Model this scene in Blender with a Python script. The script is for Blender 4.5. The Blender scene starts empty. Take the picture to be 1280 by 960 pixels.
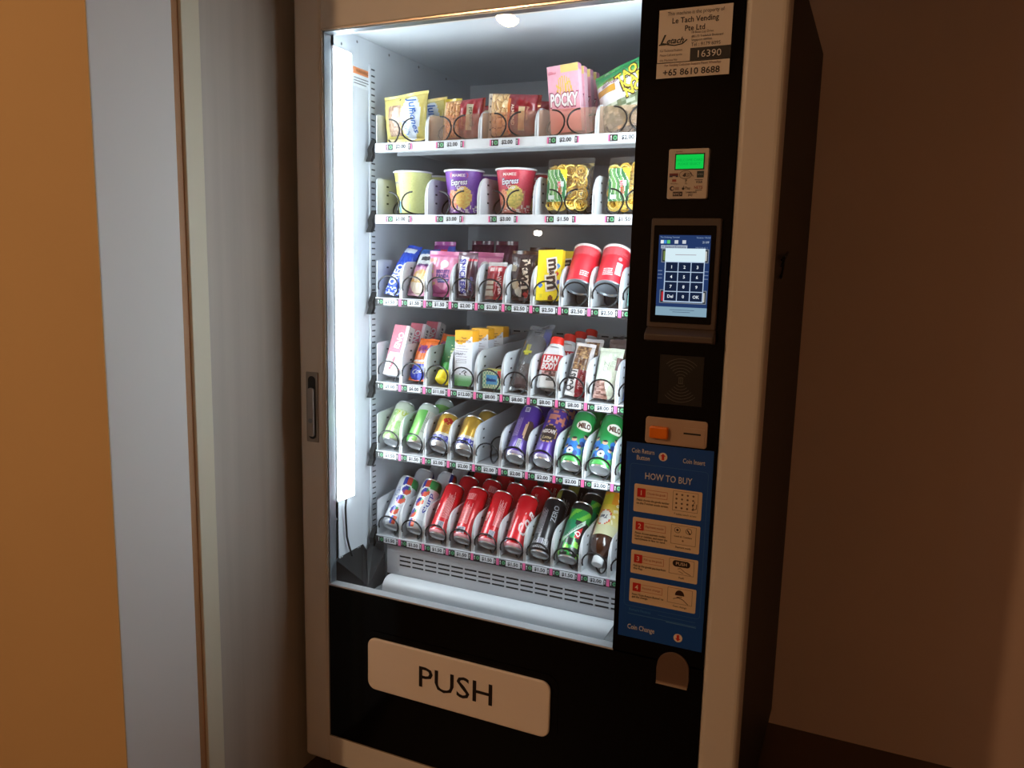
import bpy, bmesh, math, random
from math import sin, cos, pi, radians, atan2, sqrt, hypot
from mathutils import Matrix, Vector
random.seed(7)
S = bpy.context.scene
C = S.collection

# ------------------------------------------------------------------ camera
cd = bpy.data.cameras.new('camera')
cam = bpy.data.objects.new('camera', cd); C.objects.link(cam)
cd.sensor_width = 36.0; cd.sensor_fit = 'HORIZONTAL'; cd.lens = 28.127; cd.clip_start = 0.02
_r, _u, _w = (0.9098, 0.4144, 0.0234), (-0.0847, 0.1301, 0.9879), (-0.4064, 0.9007, -0.1535)
cam.matrix_world = Matrix(((_r[0], _u[0], -_w[0], 1.2018), (_r[1], _u[1], -_w[1], -1.5625), (_r[2], _u[2], -_w[2], 1.3872), (0, 0, 0, 1)))
S.camera = cam

# ------------------------------------------------------------------ world, exposure, light levels
W = bpy.data.worlds.new('world'); S.world = W; W.use_nodes = True
W.node_tree.nodes['Background'].inputs[0].default_value = (1.0, 0.72, 0.5, 1)
W.node_tree.nodes['Background'].inputs[1].default_value = 0.02
S.view_settings.view_transform = 'Standard'; S.view_settings.look = 'None'
S.view_settings.exposure = 0.0; S.view_settings.gamma = 1.0; S.view_settings.use_curve_mapping = False
LED_POWER = 20.0         # emission of the two lamp strips inside the machine
CEIL_POWER = 1180.0        # emission of the corridor downlights
FILL_LAMP_POWER = 44.0  # emission of the large lamp added to lift the back wall
CEIL_COL = (1.0, 0.60, 0.31)
LED_COL = (0.86, 0.95, 1.0)
S.cycles.max_bounces = 10; S.cycles.transparent_max_bounces = 16
S.cycles.sample_clamp_indirect = 4.0

# ------------------------------------------------------------------ helpers
def s2l(c):
    return tuple(((x/255.0)/12.92 if x/255.0 <= 0.04045 else ((x/255.0+0.055)/1.055)**2.4) for x in c[:3])

MATS = {}
def mat(name, col=(200, 200, 200), rough=0.5, metal=0.0, coat=0.0, spec=0.5, attr=False, noise=None, bump=None):
    if name in MATS: return MATS[name]
    m = bpy.data.materials.new(name); m.use_nodes = True; nt = m.node_tree; b = nt.nodes['Principled BSDF']
    b.inputs['Base Color'].default_value = (*s2l(col), 1)
    b.inputs['Roughness'].default_value = rough; b.inputs['Metallic'].default_value = metal
    b.inputs['Coat Weight'].default_value = coat; b.inputs['Coat Roughness'].default_value = 0.08
    b.inputs['Specular IOR Level'].default_value = spec
    if attr:
        a = nt.nodes.new('ShaderNodeAttribute'); a.attribute_name = 'Col'
        nt.links.new(a.outputs['Color'], b.inputs['Base Color'])
    if noise:                       # (scale xyz, amount): slow colour drift of the paint or grain itself
        tc = nt.nodes.new('ShaderNodeTexCoord'); mp = nt.nodes.new('ShaderNodeMapping'); n = nt.nodes.new('ShaderNodeTexNoise')
        mp.inputs['Scale'].default_value = noise[0]; n.inputs['Scale'].default_value = 1.0; n.inputs['Detail'].default_value = 6
        r = nt.nodes.new('ShaderNodeMapRange'); r.inputs['To Min'].default_value = 1-noise[1]; r.inputs['To Max'].default_value = 1+noise[1]
        mx = nt.nodes.new('ShaderNodeMix'); mx.data_type = 'RGBA'; mx.blend_type = 'MULTIPLY'; mx.inputs[0].default_value = 1
        mx.inputs[6].default_value = (*s2l(col), 1)
        nt.links.new(tc.outputs['Object'], mp.inputs['Vector']); nt.links.new(mp.outputs[0], n.inputs['Vector'])
        nt.links.new(n.outputs['Fac'], r.inputs['Value']); nt.links.new(r.outputs[0], mx.inputs[7]); nt.links.new(mx.outputs[2], b.inputs['Base Color'])
        if bump:
            bp = nt.nodes.new('ShaderNodeBump'); bp.inputs['Strength'].default_value = bump; bp.inputs['Distance'].default_value = 0.002
            nt.links.new(n.outputs['Fac'], bp.inputs['Height']); nt.links.new(bp.outputs[0], b.inputs['Normal'])
    MATS[name] = m; return m

def emit(name, col, power, attr=False):
    if name in MATS: return MATS[name]
    m = bpy.data.materials.new(name); m.use_nodes = True; nt = m.node_tree
    nt.nodes.remove(nt.nodes['Principled BSDF']); e = nt.nodes.new('ShaderNodeEmission')
    e.inputs[0].default_value = (*col, 1); e.inputs[1].default_value = power
    if attr:
        a = nt.nodes.new('ShaderNodeAttribute'); a.attribute_name = 'Col'; nt.links.new(a.outputs['Color'], e.inputs[0])
    nt.links.new(e.outputs[0], nt.nodes['Material Output'].inputs[0]); MATS[name] = m; return m

def sheer(name, tint, ior=1.45, rough=0.03, gloss=1.0, haze=0.0):
    """thin clear film or pane: passes light, mirrors a little by fresnel, haze of white"""
    if name in MATS: return MATS[name]
    m = bpy.data.materials.new(name); m.use_nodes = True; nt = m.node_tree
    nt.nodes.remove(nt.nodes['Principled BSDF'])
    t = nt.nodes.new('ShaderNodeBsdfTransparent'); t.inputs[0].default_value = (*tint, 1)
    g = nt.nodes.new('ShaderNodeBsdfGlossy'); g.inputs['Roughness'].default_value = rough
    f = nt.nodes.new('ShaderNodeFresnel'); f.inputs[0].default_value = ior
    mu = nt.nodes.new('ShaderNodeMath'); mu.operation = 'MULTIPLY'; mu.inputs[1].default_value = gloss
    mx = nt.nodes.new('ShaderNodeMixShader'); nt.links.new(f.outputs[0], mu.inputs[0]); nt.links.new(mu.outputs[0], mx.inputs[0])
    base = t
    if haze:
        d = nt.nodes.new('ShaderNodeBsdfDiffuse'); d.inputs[0].default_value = (*[0.4+0.6*x for x in tint], 1)
        m2 = nt.nodes.new('ShaderNodeMixShader'); m2.inputs[0].default_value = haze
        nt.links.new(t.outputs[0], m2.inputs[1]); nt.links.new(d.outputs[0], m2.inputs[2]); base = m2
    nt.links.new(base.outputs[0], mx.inputs[1]); nt.links.new(g.outputs[0], mx.inputs[2])
    nt.links.new(mx.outputs[0], nt.nodes['Material Output'].inputs[0]); MATS[name] = m; return m

_TC = {}
def text_geo(s, bold=0.0, shear=0.0):
    """flat letters: centred outline, cap height about 0.7, as verts and faces"""
    k = (s, bold, shear)
    if k in _TC: return _TC[k]
    cu = bpy.data.curves.new('letters', 'FONT'); cu.body = s; cu.size = 1; cu.offset = bold; cu.shear = shear
    cu.align_x = 'CENTER'; cu.align_y = 'CENTER'; cu.resolution_u = 2; cu.fill_mode = 'FRONT'
    o = bpy.data.objects.new('letters', cu); C.objects.link(o)
    dg = bpy.context.evaluated_depsgraph_get()
    me = bpy.data.meshes.new_from_object(o.evaluated_get(dg))
    vs = [v.co.copy() for v in me.vertices]; fs = [list(p.vertices) for p in me.polygons]
    if vs:
        ax = (min(v.x for v in vs)+max(v.x for v in vs))/2; ay = (min(v.y for v in vs)+max(v.y for v in vs))/2
        vs = [(v.x-ax, v.y-ay) for v in vs]
    bpy.data.objects.remove(o); bpy.data.curves.remove(cu); bpy.data.meshes.remove(me)
    _TC[k] = (vs, fs); return _TC[k]

class MB:
    def __init__(s): s.v = []; s.f = []; s.c = []; s.col = (210, 210, 210)
    def add(s, vs, fs, cols=None):
        n = len(s.v); s.v += [tuple(v) for v in vs]; s.f += [tuple(i+n for i in f) for f in fs]
        s.c += cols if cols else [s.col]*len(fs)
        return s
    def box(s, x0, x1, y0, y1, z0, z1, col=None):
        v = [(x, y, z) for x in (x0, x1) for y in (y0, y1) for z in (z0, z1)]
        f = [(0, 1, 3, 2), (4, 6, 7, 5), (0, 4, 5, 1), (2, 3, 7, 6), (0, 2, 6, 4), (1, 5, 7, 3)]
        return s.add(v, f, [col]*6 if col else None)
    def grid(s, fn, nu, nv, paint=None, flip=False):
        vs = [fn(i/nu, j/nv) for j in range(nv+1) for i in range(nu+1)]
        fs = []; cs = []
        for j in range(nv):
            for i in range(nu):
                a = j*(nu+1)+i; q = (a, a+1, a+nu+2, a+nu+1)
                fs.append(q[::-1] if flip else q)
                cs.append(paint((i+.5)/nu, (j+.5)/nv) if paint else s.col)
        return s.add(vs, fs, cs)
    def tube(s, pts, r, n=6, closed=False, col=None):
        P = [Vector(p) for p in pts]; N = len(P); vs = []; up = Vector((0.13, 0.31, 0.94))
        for i, p in enumerate(P):
            if closed: d = P[(i+1) % N]-P[i-1]
            else: d = P[min(i+1, N-1)]-P[max(i-1, 0)]
            d.normalize(); a = d.cross(up)
            if a.length < 1e-3: a = d.cross(Vector((1, 0, 0)))
            a.normalize(); b = d.cross(a)
            vs += [tuple(p+a*(r*cos(2*pi*k/n))+b*(r*sin(2*pi*k/n))) for k in range(n)]
        fs = []
        for i in range(N if closed else N-1):
            for k in range(n):
                j = (i+1) % N; fs.append((i*n+k, i*n+(k+1) % n, j*n+(k+1) % n, j*n+k))
        if not closed: fs += [tuple(range(n))[::-1], tuple(range((N-1)*n, N*n))]
        return s.add(vs, fs, [col]*len(fs) if col else None)
    def lathe(s, prof, n=32, paint=None, cap0=False, cap1=False, sx=1.0, sy=1.0):
        """prof: (radius, height); paint(angle from the front, height)"""
        vs = [(r*sin(2*pi*k/n-pi)*sx, -r*cos(2*pi*k/n-pi)*sy, z) for r, z in prof for k in range(n)]
        fs = []; cs = []
        for i in range(len(prof)-1):
            for k in range(n):
                k2 = (k+1) % n; fs.append((i*n+k, i*n+k2, (i+1)*n+k2, (i+1)*n+k))
                cs.append(paint(2*pi*(k+.5)/n-pi, (prof[i][1]+prof[i+1][1])/2) if paint else s.col)
        m = len(prof)
        if cap0: fs.append(tuple(range(n))[::-1]); cs.append(paint(0, prof[0][1]) if paint else s.col)
        if cap1: fs.append(tuple(range((m-1)*n, m*n))); cs.append(paint(0, prof[-1][1]) if paint else s.col)
        return s.add(vs, fs, cs)
    def prism(s, prof, axis, a, b, col=None, open_=False):
        """outline prof (list of 2D points) swept from a to b along axis 'x' (outline y,z) or 'y' (outline x,z) or 'z' (outline x,y)"""
        def P(p, t): return (t, p[0], p[1]) if axis == 'x' else ((p[0], t, p[1]) if axis == 'y' else (p[0], p[1], t))
        n = len(prof); vs = [P(p, a) for p in prof]+[P(p, b) for p in prof]
        fs = [(i, (i+1) % n, n+(i+1) % n, n+i) for i in range(n-1 if open_ else n)]
        if not open_: fs += [tuple(range(n))[::-1], tuple(range(n, 2*n))]
        return s.add(vs, fs, [col]*len(fs) if col else None)
    def flat(s, outline, surf, col, off=0.0003):
        """flat print with the given outline on a surface"""
        if getattr(surf, 'curved', False):
            if len(outline) == 4:
                a, b, c, d = outline; k = 8
                P = lambda p, q: ((a[0]*(1-p)+b[0]*p)*(1-q)+(d[0]*(1-p)+c[0]*p)*q, (a[1]*(1-p)+b[1]*p)*(1-q)+(d[1]*(1-p)+c[1]*p)*q)
                return s.grid(lambda p, q: surf(*P(p, q), off), k, k, lambda p, q: col)
            cx = sum(o[0] for o in outline)/len(outline); cz = sum(o[1] for o in outline)/len(outline); n = len(outline); rings = (1.0, 0.75, 0.5, 0.25)
            vs = [surf(cx+(u-cx)*t, cz+(v-cz)*t, off) for t in rings for u, v in outline]+[surf(cx, cz, off)]
            fs = [(r*n+i, r*n+(i+1) % n, (r+1)*n+(i+1) % n, (r+1)*n+i) for r in range(3) for i in range(n)]+[(3*n+i, 3*n+(i+1) % n, 4*n) for i in range(n)]
            return s.add(vs, fs, [col]*len(fs))
        return s.add([surf(u, v, off) for u, v in outline], [tuple(range(len(outline)))], [col])
    def rect(s, u0, u1, v0, v1, surf, col, off=0.0003):
        return s.flat([(u0, v0), (u1, v0), (u1, v1), (u0, v1)], surf, col, off)
    def frame(s, u0, u1, v0, v1, t, surf, col, off=0.0004):
        s.rect(u0, u1, v0, v0+t, surf, col, off); s.rect(u0, u1, v1-t, v1, surf, col, off)
        s.rect(u0, u0+t, v0, v1, surf, col, off); return s.rect(u1-t, u1, v0, v1, surf, col, off)
    def disc(s, u, v, r, surf, col, off=0.0004, n=18, ry=None):
        ry = ry or r
        return s.flat([(u+r*cos(2*pi*k/n), v+ry*sin(2*pi*k/n)) for k in range(n)], surf, col, off)
    def stroke(s, pts, w, surf, col, off=0.0005):
        for a, b in zip(pts[:-1], pts[1:]):
            d = hypot(b[0]-a[0], b[1]-a[1]) or 1e-9; nx, ny = -(b[1]-a[1])/d*w/2, (b[0]-a[0])/d*w/2
            s.flat([(a[0]-nx, a[1]-ny), (b[0]-nx, b[1]-ny), (b[0]+nx, b[1]+ny), (a[0]+nx, a[1]+ny)], surf, col, off)
        return s
    def specks(s, u0, u1, v0, v1, surf, col, along='v', pitch=0.0026, th=0.0011, seed=1, off=0.0004):
        """rows of tiny unreadable print"""
        rr = random.Random(seed); a0, a1, b0, b1 = (u0, u1, v0, v1) if along == 'v' else (v0, v1, u0, u1)
        a = a0
        while a < a1:
            b = b0; end = b1-rr.random()*0.3*(b1-b0)
            while b < end:
                l = rr.uniform(0.002, 0.007); e = min(b+l, end)
                q = [(a, b), (a+th, b), (a+th, e), (a, e)] if along == 'v' else [(b, a), (e, a), (e, a+th), (b, a+th)]
                s.add([surf(x, y, off) for x, y in q], [(0, 1, 2, 3)], [col]); b = e+rr.uniform(0.0006, 0.0014)
            a += pitch
        return s
    def barcode(s, u0, u1, v0, v1, surf, along='u', off=0.0004):
        s.rect(u0, u1, v0, v1, surf, (206, 206, 216), off); rr = random.Random(4); a, e = (u0, u1) if along == 'u' else (v0, v1); m = (e-a)*0.12; a += m
        while a < e-m:
            w = rr.uniform(0.0004, 0.0012)
            q = [(a, v0+0.001), (a+w, v0+0.001), (a+w, v1-0.001), (a, v1-0.001)] if along == 'u' else [(u0+0.001, a), (u1-0.001, a), (u1-0.001, a+w), (u0+0.001, a+w)]
            s.add([surf(x, y, off+0.0003) for x, y in q], [(0, 1, 2, 3)], [(70, 66, 90)]); a += w+rr.uniform(0.0005, 0.0012)
        return s
    def text(s, t, h, u, v, surf, col, rot=0, bold=0.0, shear=0.0, off=0.0006, w=None, anchor='c'):
        """letters of cap height h centred (or starting / ending) at u, v on a surface; w squeezes to a width"""
        vs, fs = text_geo(t, bold, shear); k = h/0.70
        if not vs: return s
        hw = max(x for x, y in vs)*k; kx = k*(w/2/hw) if w else k
        hw = w/2 if w else hw
        dx = {'c': 0, 'l': hw, 'r': -hw}[anchor]; ca, sa = cos(radians(rot)), sin(radians(rot))
        out = []
        for x, y in vs:
            x = x*kx+dx; y = y*k; out.append(surf(u+x*ca-y*sa, v+x*sa+y*ca, off))
        return s.add(out, fs, [col]*len(fs))
    def build(s, name, m, parent=None, smooth=False, bevel=0.0, angle=40, segs=2):
        me = bpy.data.meshes.new(name); me.from_pydata(s.v, [], s.f); 
        a = me.color_attributes.new('Col', 'FLOAT_COLOR', 'CORNER')
        cache = {}; buf = []
        for f, c in zip(s.f, s.c):
            if c not in cache: cache[c] = (*s2l(c), 1.0)
            buf += cache[c]*len(f)
        a.data.foreach_set('color', buf)
        if smooth:
            me.polygons.foreach_set('use_smooth', [True]*len(me.polygons)); me.set_sharp_from_angle(angle=radians(angle))
        me.materials.append(m); me.update()
        o = bpy.data.objects.new(name, me); C.objects.link(o)
        if parent: o.parent = parent
        if bevel:
            b = o.modifiers.new('edge', 'BEVEL'); b.width = bevel; b.segments = segs; b.limit_method = 'ANGLE'; b.angle_limit = radians(40)
        return o

def tag(o, label=None, cat=None, group=None, kind=None):
    if label: o['label'] = label
    if cat: o['category'] = cat
    if group: o['group'] = group
    if kind: o['kind'] = kind
    return o
def empty(name, loc=(0, 0, 0), label=None, cat=None, group=None):
    o = bpy.data.objects.new(name, None); C.objects.link(o); o.location = loc; o.empty_display_size = 0.03
    return tag(o, label, cat, group)
def struct(name, mb, m, **k):
    return tag(mb.build(name, m, **k), kind='structure')
HALF = {}                                      # half depth and half width of boxes and packs, to rest a tilted one on its lower edge
def pose(o, loc, lean=0, roll=0, spin=0, yaw=0):
    hd, hw = HALF.get(o.name, (0, 0))
    o.location = (loc[0], loc[1], loc[2]+hd*abs(sin(radians(lean)))+hw*abs(sin(radians(roll))))
    o.rotation_euler = (Matrix.Rotation(radians(yaw), 4, 'Z') @ Matrix.Rotation(radians(-lean), 4, 'X') @ Matrix.Rotation(radians(roll), 4, 'Y') @ Matrix.Rotation(radians(spin), 4, 'Z')).to_euler()
    return o
def dup(root, label, loc=None, **kw):
    r = root.copy(); C.objects.link(r); r['label'] = label; HALF[r.name] = HALF.get(root.name, (0, 0))
    for ch in list(root.children):
        c = ch.copy(); C.objects.link(c); c.parent = r
        for g in list(ch.children):
            d = g.copy(); C.objects.link(d); d.parent = c
    if kw: pose(r, loc, **kw)
    elif loc: r.location = loc
    return r

# ------------------------------------------------------------------ materials
M_print = mat('printed ink', attr=True, rough=0.5)
M_film = mat('printed foil film', attr=True, rough=0.3, coat=0.35)
M_carton = mat('printed carton', attr=True, rough=0.45)
M_can = mat('printed metal can', attr=True, rough=0.3, metal=0.25, coat=0.5)
M_alu = mat('bare aluminium', (205, 207, 210), rough=0.28, metal=0.9)
M_frame = mat('silver door paint', (214, 206, 196), rough=0.42, noise=((3, 3, 1.5), 0.05))
M_black = mat('black gloss acrylic', (5, 5, 6), rough=0.10, spec=0.18)
M_dark = mat('dark painted steel', (26, 24, 24), rough=0.55)
M_inner = mat('white liner sheet', (205, 212, 220), rough=0.38)
M_tray = mat('white tray paint', (206, 210, 215), rough=0.35)
M_trayp = mat('tray paint with slots', attr=True, rough=0.35)
M_wire = mat('black spiral wire', (22, 22, 24), rough=0.35, metal=0.3)
M_plasticb = mat('black plastic', (16, 16, 17), rough=0.4)
M_grey = mat('grey metal', (130, 132, 135), rough=0.4, metal=0.6)
M_pane = sheer('window glass', (0.97, 0.985, 0.985), ior=1.5, rough=0.0)
M_clear = sheer('clear packet film', (0.985, 0.985, 0.99), rough=0.15, gloss=0.9, haze=0.035)
M_cloudy = sheer('cloudy packet film', (0.93, 0.95, 0.98), rough=0.14, gloss=2.2, haze=0.16)
M_guard = sheer('peach acrylic guard', (1.0, 0.84, 0.72), rough=0.05, gloss=0.6, haze=0.09)

def plane_y(y0):            # surface map for flat print on the machine's front: u = x, v = z
    return lambda u, v, off=0.0: (u, y0-off, v)
FRONT = plane_y(0.0)

# ------------------------------------------------------------------ the room
struct('floor', MB().box(-3, 3.6, -4.2, 0.95, -0.1, 0.0), mat('dark floor', (96, 74, 58), rough=0.5, noise=((4, 4, 4), 0.12)))
struct('ceiling', MB().box(-3, 3.6, -4.2, 0.95, 2.69, 2.79), mat('ceiling paint', (190, 178, 164), rough=0.8))
struct('wall_back', MB().box(-0.2, 3.6, 0.845, 0.95, 0, 2.69), mat('brown wall paint', (224, 196, 180), rough=0.7, noise=((2.5, 2.5, 2.5), 0.06)))
M_wood = mat('grey wood laminate', (192, 184, 174), rough=0.55, noise=((10, 22, 0.8), 0.24), bump=0.1)
struct('wall_left', MB().box(-0.24, -0.12, -0.252, 0.845, 0, 2.69), M_wood)
struct('trim_1', MB().box(-0.24, -0.112, -0.301, -0.2522, 0, 2.69), mat('cream trim paint', (226, 220, 198), rough=0.5), bevel=0.002)
struct('trim_2', MB().box(-0.24, -0.120, -0.3188, -0.3012, 0, 2.69), mat('brown timber edge', (178, 130, 88), rough=0.5, noise=((30, 30, 2), 0.15)))
struct('trim_3', MB().box(-0.24, -0.118, -0.511, -0.319, 0, 2.69), mat('white column paint', (232, 230, 228), rough=0.6, noise=((5, 5, 2), 0.03)), bevel=0.002)
struct('wall_front', MB().box(-3, -0.118, -0.513, -0.5112, 0, 2.69).box(-3, -0.25, -0.5112, -0.33, 0, 2.69), mat('orange wall paint', (206, 174, 126), rough=0.75, noise=((2, 2, 2), 0.05)))
struct('added_shade_lintel', MB().box(-0.11, 3.6, -0.33, -0.23, 2.08, 2.69), mat('shade lintel paint', (190, 176, 160), rough=0.7))  # unseen lintel, added to keep the dome's light off the back wall
struct('wall_far', MB().box(-3, 3.6, -4.3, -4.2, 0, 2.69), mat('corridor paint', (180, 160, 140), rough=0.8))
struct('wall_right', MB().box(3.6, 3.7, -4.2, 0.95, 0, 2.69), mat('corridor paint'))
struct('wall_corridor', MB().box(-3.1, -3, -4.2, -0.33, 0, 2.69), mat('corridor paint'))

t = empty('ceiling_light', (-0.735, -2.53, 2.69), 'round warm dome light on the ceiling, mirrored at the top of the glass', 'ceiling light')
MB().lathe([(0.062, 0.0), (0.062, -0.018), (0.052, -0.022), (0.050, -0.018)], 32).build('ring', mat('white ring', (225, 222, 215), rough=0.4), t, smooth=True)
MB().lathe([(0.0005, -0.056)]+[(0.050*sin(k*pi/16), -0.020-0.036*cos(k*pi/16)) for k in range(1, 9)], 28).build('diffuser', emit('dome glow', CEIL_COL, CEIL_POWER), t, smooth=True)
def sconce(loc, r, power, col, label):
    t = empty('wall_lamp', loc, label, 'wall lamp')
    MB().lathe([(0.0005, 0.0), (r*0.9, 0.0), (r*0.9, 0.012), (r*0.3, 0.016), (r*0.22, 0.04)], 24).build('back_plate', mat('brass plate', (150, 120, 80), rough=0.35, metal=0.8), t, smooth=True).rotation_euler = (-pi/2, 0, 0)
    g = MB().lathe([(0.0005, -r)]+[(r*sin(k*pi/14), -r*cos(k*pi/14)) for k in range(1, 14)]+[(0.0005, r)], 24).build('globe', emit(label[:12]+' glow', col, power), t, smooth=True)
    g.location = (0, 0.036+r, 0)
sconce((-1.20, -4.2, 1.592), 0.021, 150.0, (1.0, 0.9, 0.8), 'small globe lamp on the far corridor wall, mirrored in the glass')
sconce((2.2, -4.2, 1.95), 0.10, FILL_LAMP_POWER, CEIL_COL, 'large globe lamp on the far corridor wall behind the viewer')  # added lamp, set out of view to brighten the back wall

# ------------------------------------------------------------------ vending machine
VM = empty('vending_machine', (0.45, 0.4, 0.0), 'tall snack and drink vending machine with silver frame and lit glass front', 'vending machine')
def vm(mb, name, m, parent=None, label=None, **k):
    """a part of the machine; geometry is given in world space"""
    par = parent or VM
    o = mb.build(name, m, None, **k); o.parent = par
    off = Vector((0, 0, 0)); p = par
    while p is not None: off += p.location; p = p.parent
    o.location = -off
    if label: o['label'] = label
    return o
# cabinet
vm(MB().box(-0.075, -0.058, 0.062, 0.835, 0.05, 1.955).box(0.998, 1.0145, 0.062, 0.835, 0.05, 1.955)
   .box(-0.058, 0.998, 0.82, 0.835, 0.05, 1.955).box(-0.058, 0.998, 0.062, 0.82, 1.935, 1.955).box(-0.058, 0.998, 0.062, 0.82, 0.05, 0.07), 'cabinet', M_dark, bevel=0.003)
for x in (-0.02, 0.92):
    for y in (0.12, 0.76):
        ft = MB().lathe([(0.03, 0), (0.03, 0.012), (0.015, 0.014), (0.015, 0.05)], 16, cap0=True)
        ft.v = [(x+p[0], y+p[1], p[2]) for p in ft.v]
        vm(ft, 'foot', M_plasticb)
# inner liner
vm(MB().box(-0.012, 0.0, 0.0285, 0.735, 0.43, 1.928), 'liner_wall', M_inner)
vm(MB().box(0.757, 0.769, 0.0285, 0.735, 0.43, 1.928), 'liner_wall', M_inner)
vm(MB().box(-0.012, 0.769, 0.735, 0.747, 0.43, 1.928), 'liner_back', M_inner)
vm(MB().box(0.0, 0.757, 0.0285, 0.735, 1.915, 1.928), 'liner_ceiling', M_inner)
vm(MB().box(-0.012, 0.769, 0.0285, 0.735, 0.42, 0.43), 'liner_floor', M_inner)
sc = MB()
for y, z in ((0.138, 1.9049), (0.2785, 1.9058), (0.4256, 1.9082), (0.58, 1.9082), (0.031+.006, 1.717), (0.037, 1.45), (0.037, 1.2), (0.037, 0.95), (0.037, 0.73), (0.075, 1.885)):
    sc.add([(0.0012+(0.0010 if k == 12 else 0), y+(0.0035*cos(k*pi/6) if k < 12 else 0), z-0.004+(0.0035*sin(k*pi/6) if k < 12 else 0)) for k in range(13)], [(k, (k+1) % 12, 12) for k in range(12)])
tag(vm(sc, 'rivets', M_grey), kind='stuff')
wl = lambda u, v, off=0.0: (0.0006+off, u, v)
st = vm(MB().box(0.0, 0.0006, 0.121, 0.188, 1.796, 1.842, (226, 232, 238)), 'warning_sticker', M_print, label='small white warning sticker with an orange header')
pr = MB().rect(0.121, 0.188, 1.826, 1.8415, wl, (222, 140, 90))
pr.text('WARNING', 0.0075, 0.158, 1.834, wl, (90, 50, 30), bold=0.01)
for k in range(3): pr.rect(0.124, 0.186-(0.01 if k == 2 else 0), 1.816-k*0.0065, 1.8185-k*0.0065, wl, (120, 124, 130))
vm(pr, 'print', M_print, st)
# slotted rail that carries the trays
vm(MB().box(0.0, 0.005, 0.185, 0.212, 0.60, 1.86), 'slotted_rail', M_inner, bevel=0.001)
sl = MB()
z = 0.615
while z < 1.85:
    sl.box(0.0045, 0.0056, 0.191, 0.206, z, z+0.0035, (38, 42, 48)); z += 0.0152
tag(vm(sl, 'rail_slots', M_print), kind='stuff')
# lamp strips
for x0, x1, nm in ((0.0, 0.014, 'left'), (0.743, 0.757, 'right')):
    L = vm(MB().box(x0 if nm == 'left' else x1-0.006, x0+0.006 if nm == 'left' else x1, 0.035, 0.108, 0.772, 1.868), 'lamp_strip', mat('lamp housing', (230, 232, 235), rough=0.4), label='vertical white LED strip lamp on the inner wall')
    b = MB()
    xa, xb = (0.006, 0.014) if nm == 'left' else (0.743, 0.751)
    b.prism([(xa, 0.036), (xb, 0.046), (xb, 0.097), (xa, 0.107)] if nm == 'left' else [(xb, 0.036), (xa, 0.046), (xa, 0.097), (xb, 0.107)], 'z', 0.776, 1.862)
    vm(b, 'diffuser', emit('LED glow', LED_COL, LED_POWER if nm == 'left' else LED_POWER*0.8), L)
cb = [(0.012, 0.063, 0.775), (0.011, 0.061, 0.75), (0.008, 0.067, 0.71), (0.008, 0.07, 0.67), (0.01, 0.078, 0.64), (0.014, 0.085, 0.615)]
vm(MB().tube(cb, 0.0027, 8), 'lamp_cable', M_plasticb)
# black housing at the lower left
b = MB().add([(0.002, 0.0290, 0.622), (0.002, 0.150, 0.624), (0.054, 0.176, 0.602), (0.080, 0.060, 0.556), (0.002, 0.0290, 0.56), (0.080, 0.060, 0.50), (0.054, 0.176, 0.545), (0.014, 0.150, 0.608), (0.022, 0.168, 0.618), (0.054, 0.176, 0.50)],
             [(0, 3, 2, 8, 7, 1), (0, 4, 5, 3), (3, 5, 9, 2)])
vm(b, 'cover_plate', mat('black sheet steel', (17, 17, 19), rough=0.4))
tb = MB()
for y in (0.043, 0.122):
    for k in (0, 0.009): tb.box(0.0032, 0.0046, y+k, y+k+0.005, 0.6165, 0.6225, (230, 235, 240))
tag(vm(tb, 'bracket_holes', M_print), kind='stuff')
# delivery bin: white sill, drum-like flap and slotted grille
vm(MB().box(0.0, 0.757, 0.0285, 0.044, 0.515, 0.540), 'bin_ledge', M_inner, bevel=0.004)
pf = [(0.171, 0.46), (0.172, 0.535)]+[(0.140+0.032*cos(radians(t)), 0.534+0.025*sin(radians(t))) for t in range(15, 181, 11)]+[(0.104, 0.51), (0.101, 0.46)]
vm(MB().prism(pf, 'x', 0.090, 0.752), 'bin_flap', M_tray, smooth=True, angle=50)
vm(MB().box(0.078, 0.0895, 0.09, 0.135, 0.50, 0.536), 'flap_bracket', M_grey, bevel=0.001)
vm(MB().tube([(0.10, 0.073, 0.50), (0.10, 0.073, 0.538), (0.137, 0.073, 0.538), (0.137, 0.073, 0.515)], 0.0018, 6), 'flap_wire', M_alu)
vm(MB().add([(0.708, 0.052, 0.550), (0.757, 0.052, 0.562), (0.757, 0.13, 0.61), (0.735, 0.13, 0.602), (0.708, 0.052, 0.50), (0.735, 0.13, 0.50)], [(0, 1, 2, 3), (0, 3, 5, 4)]), 'cover_plate', mat('grey sheet steel', (60, 66, 72), rough=0.4))
gy = 0.178
vm(MB().box(0.060, 0.757, gy, gy+0.004, 0.43, 0.629), 'grille_panel', mat('grey grille paint', (186, 188, 193), rough=0.4))
vm(MB().add([(0.060, gy, 0.43), (0.060, gy, 0.629), (0.030, gy+0.03, 0.629), (0.030, gy+0.03, 0.43)], [(0, 3, 2, 1)]), 'grille_return', mat('grey grille paint'))
vm(MB().box(0.060, 0.757, gy-0.0006, gy+0.001, 0.538, 0.5455, (16, 16, 18)), 'flap_gap', M_print)
vs = MB()
for r in range(3):
    for k in range(17):
        x = 0.100+k*0.0392; vs.box(x, min(x+0.0335, 0.757), gy-0.0006, gy+0.001, 0.5965-r*0.0122, 0.6006-r*0.0122, (14, 15, 17))
tag(vm(vs, 'grille_slots', M_print), kind='stuff')

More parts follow.
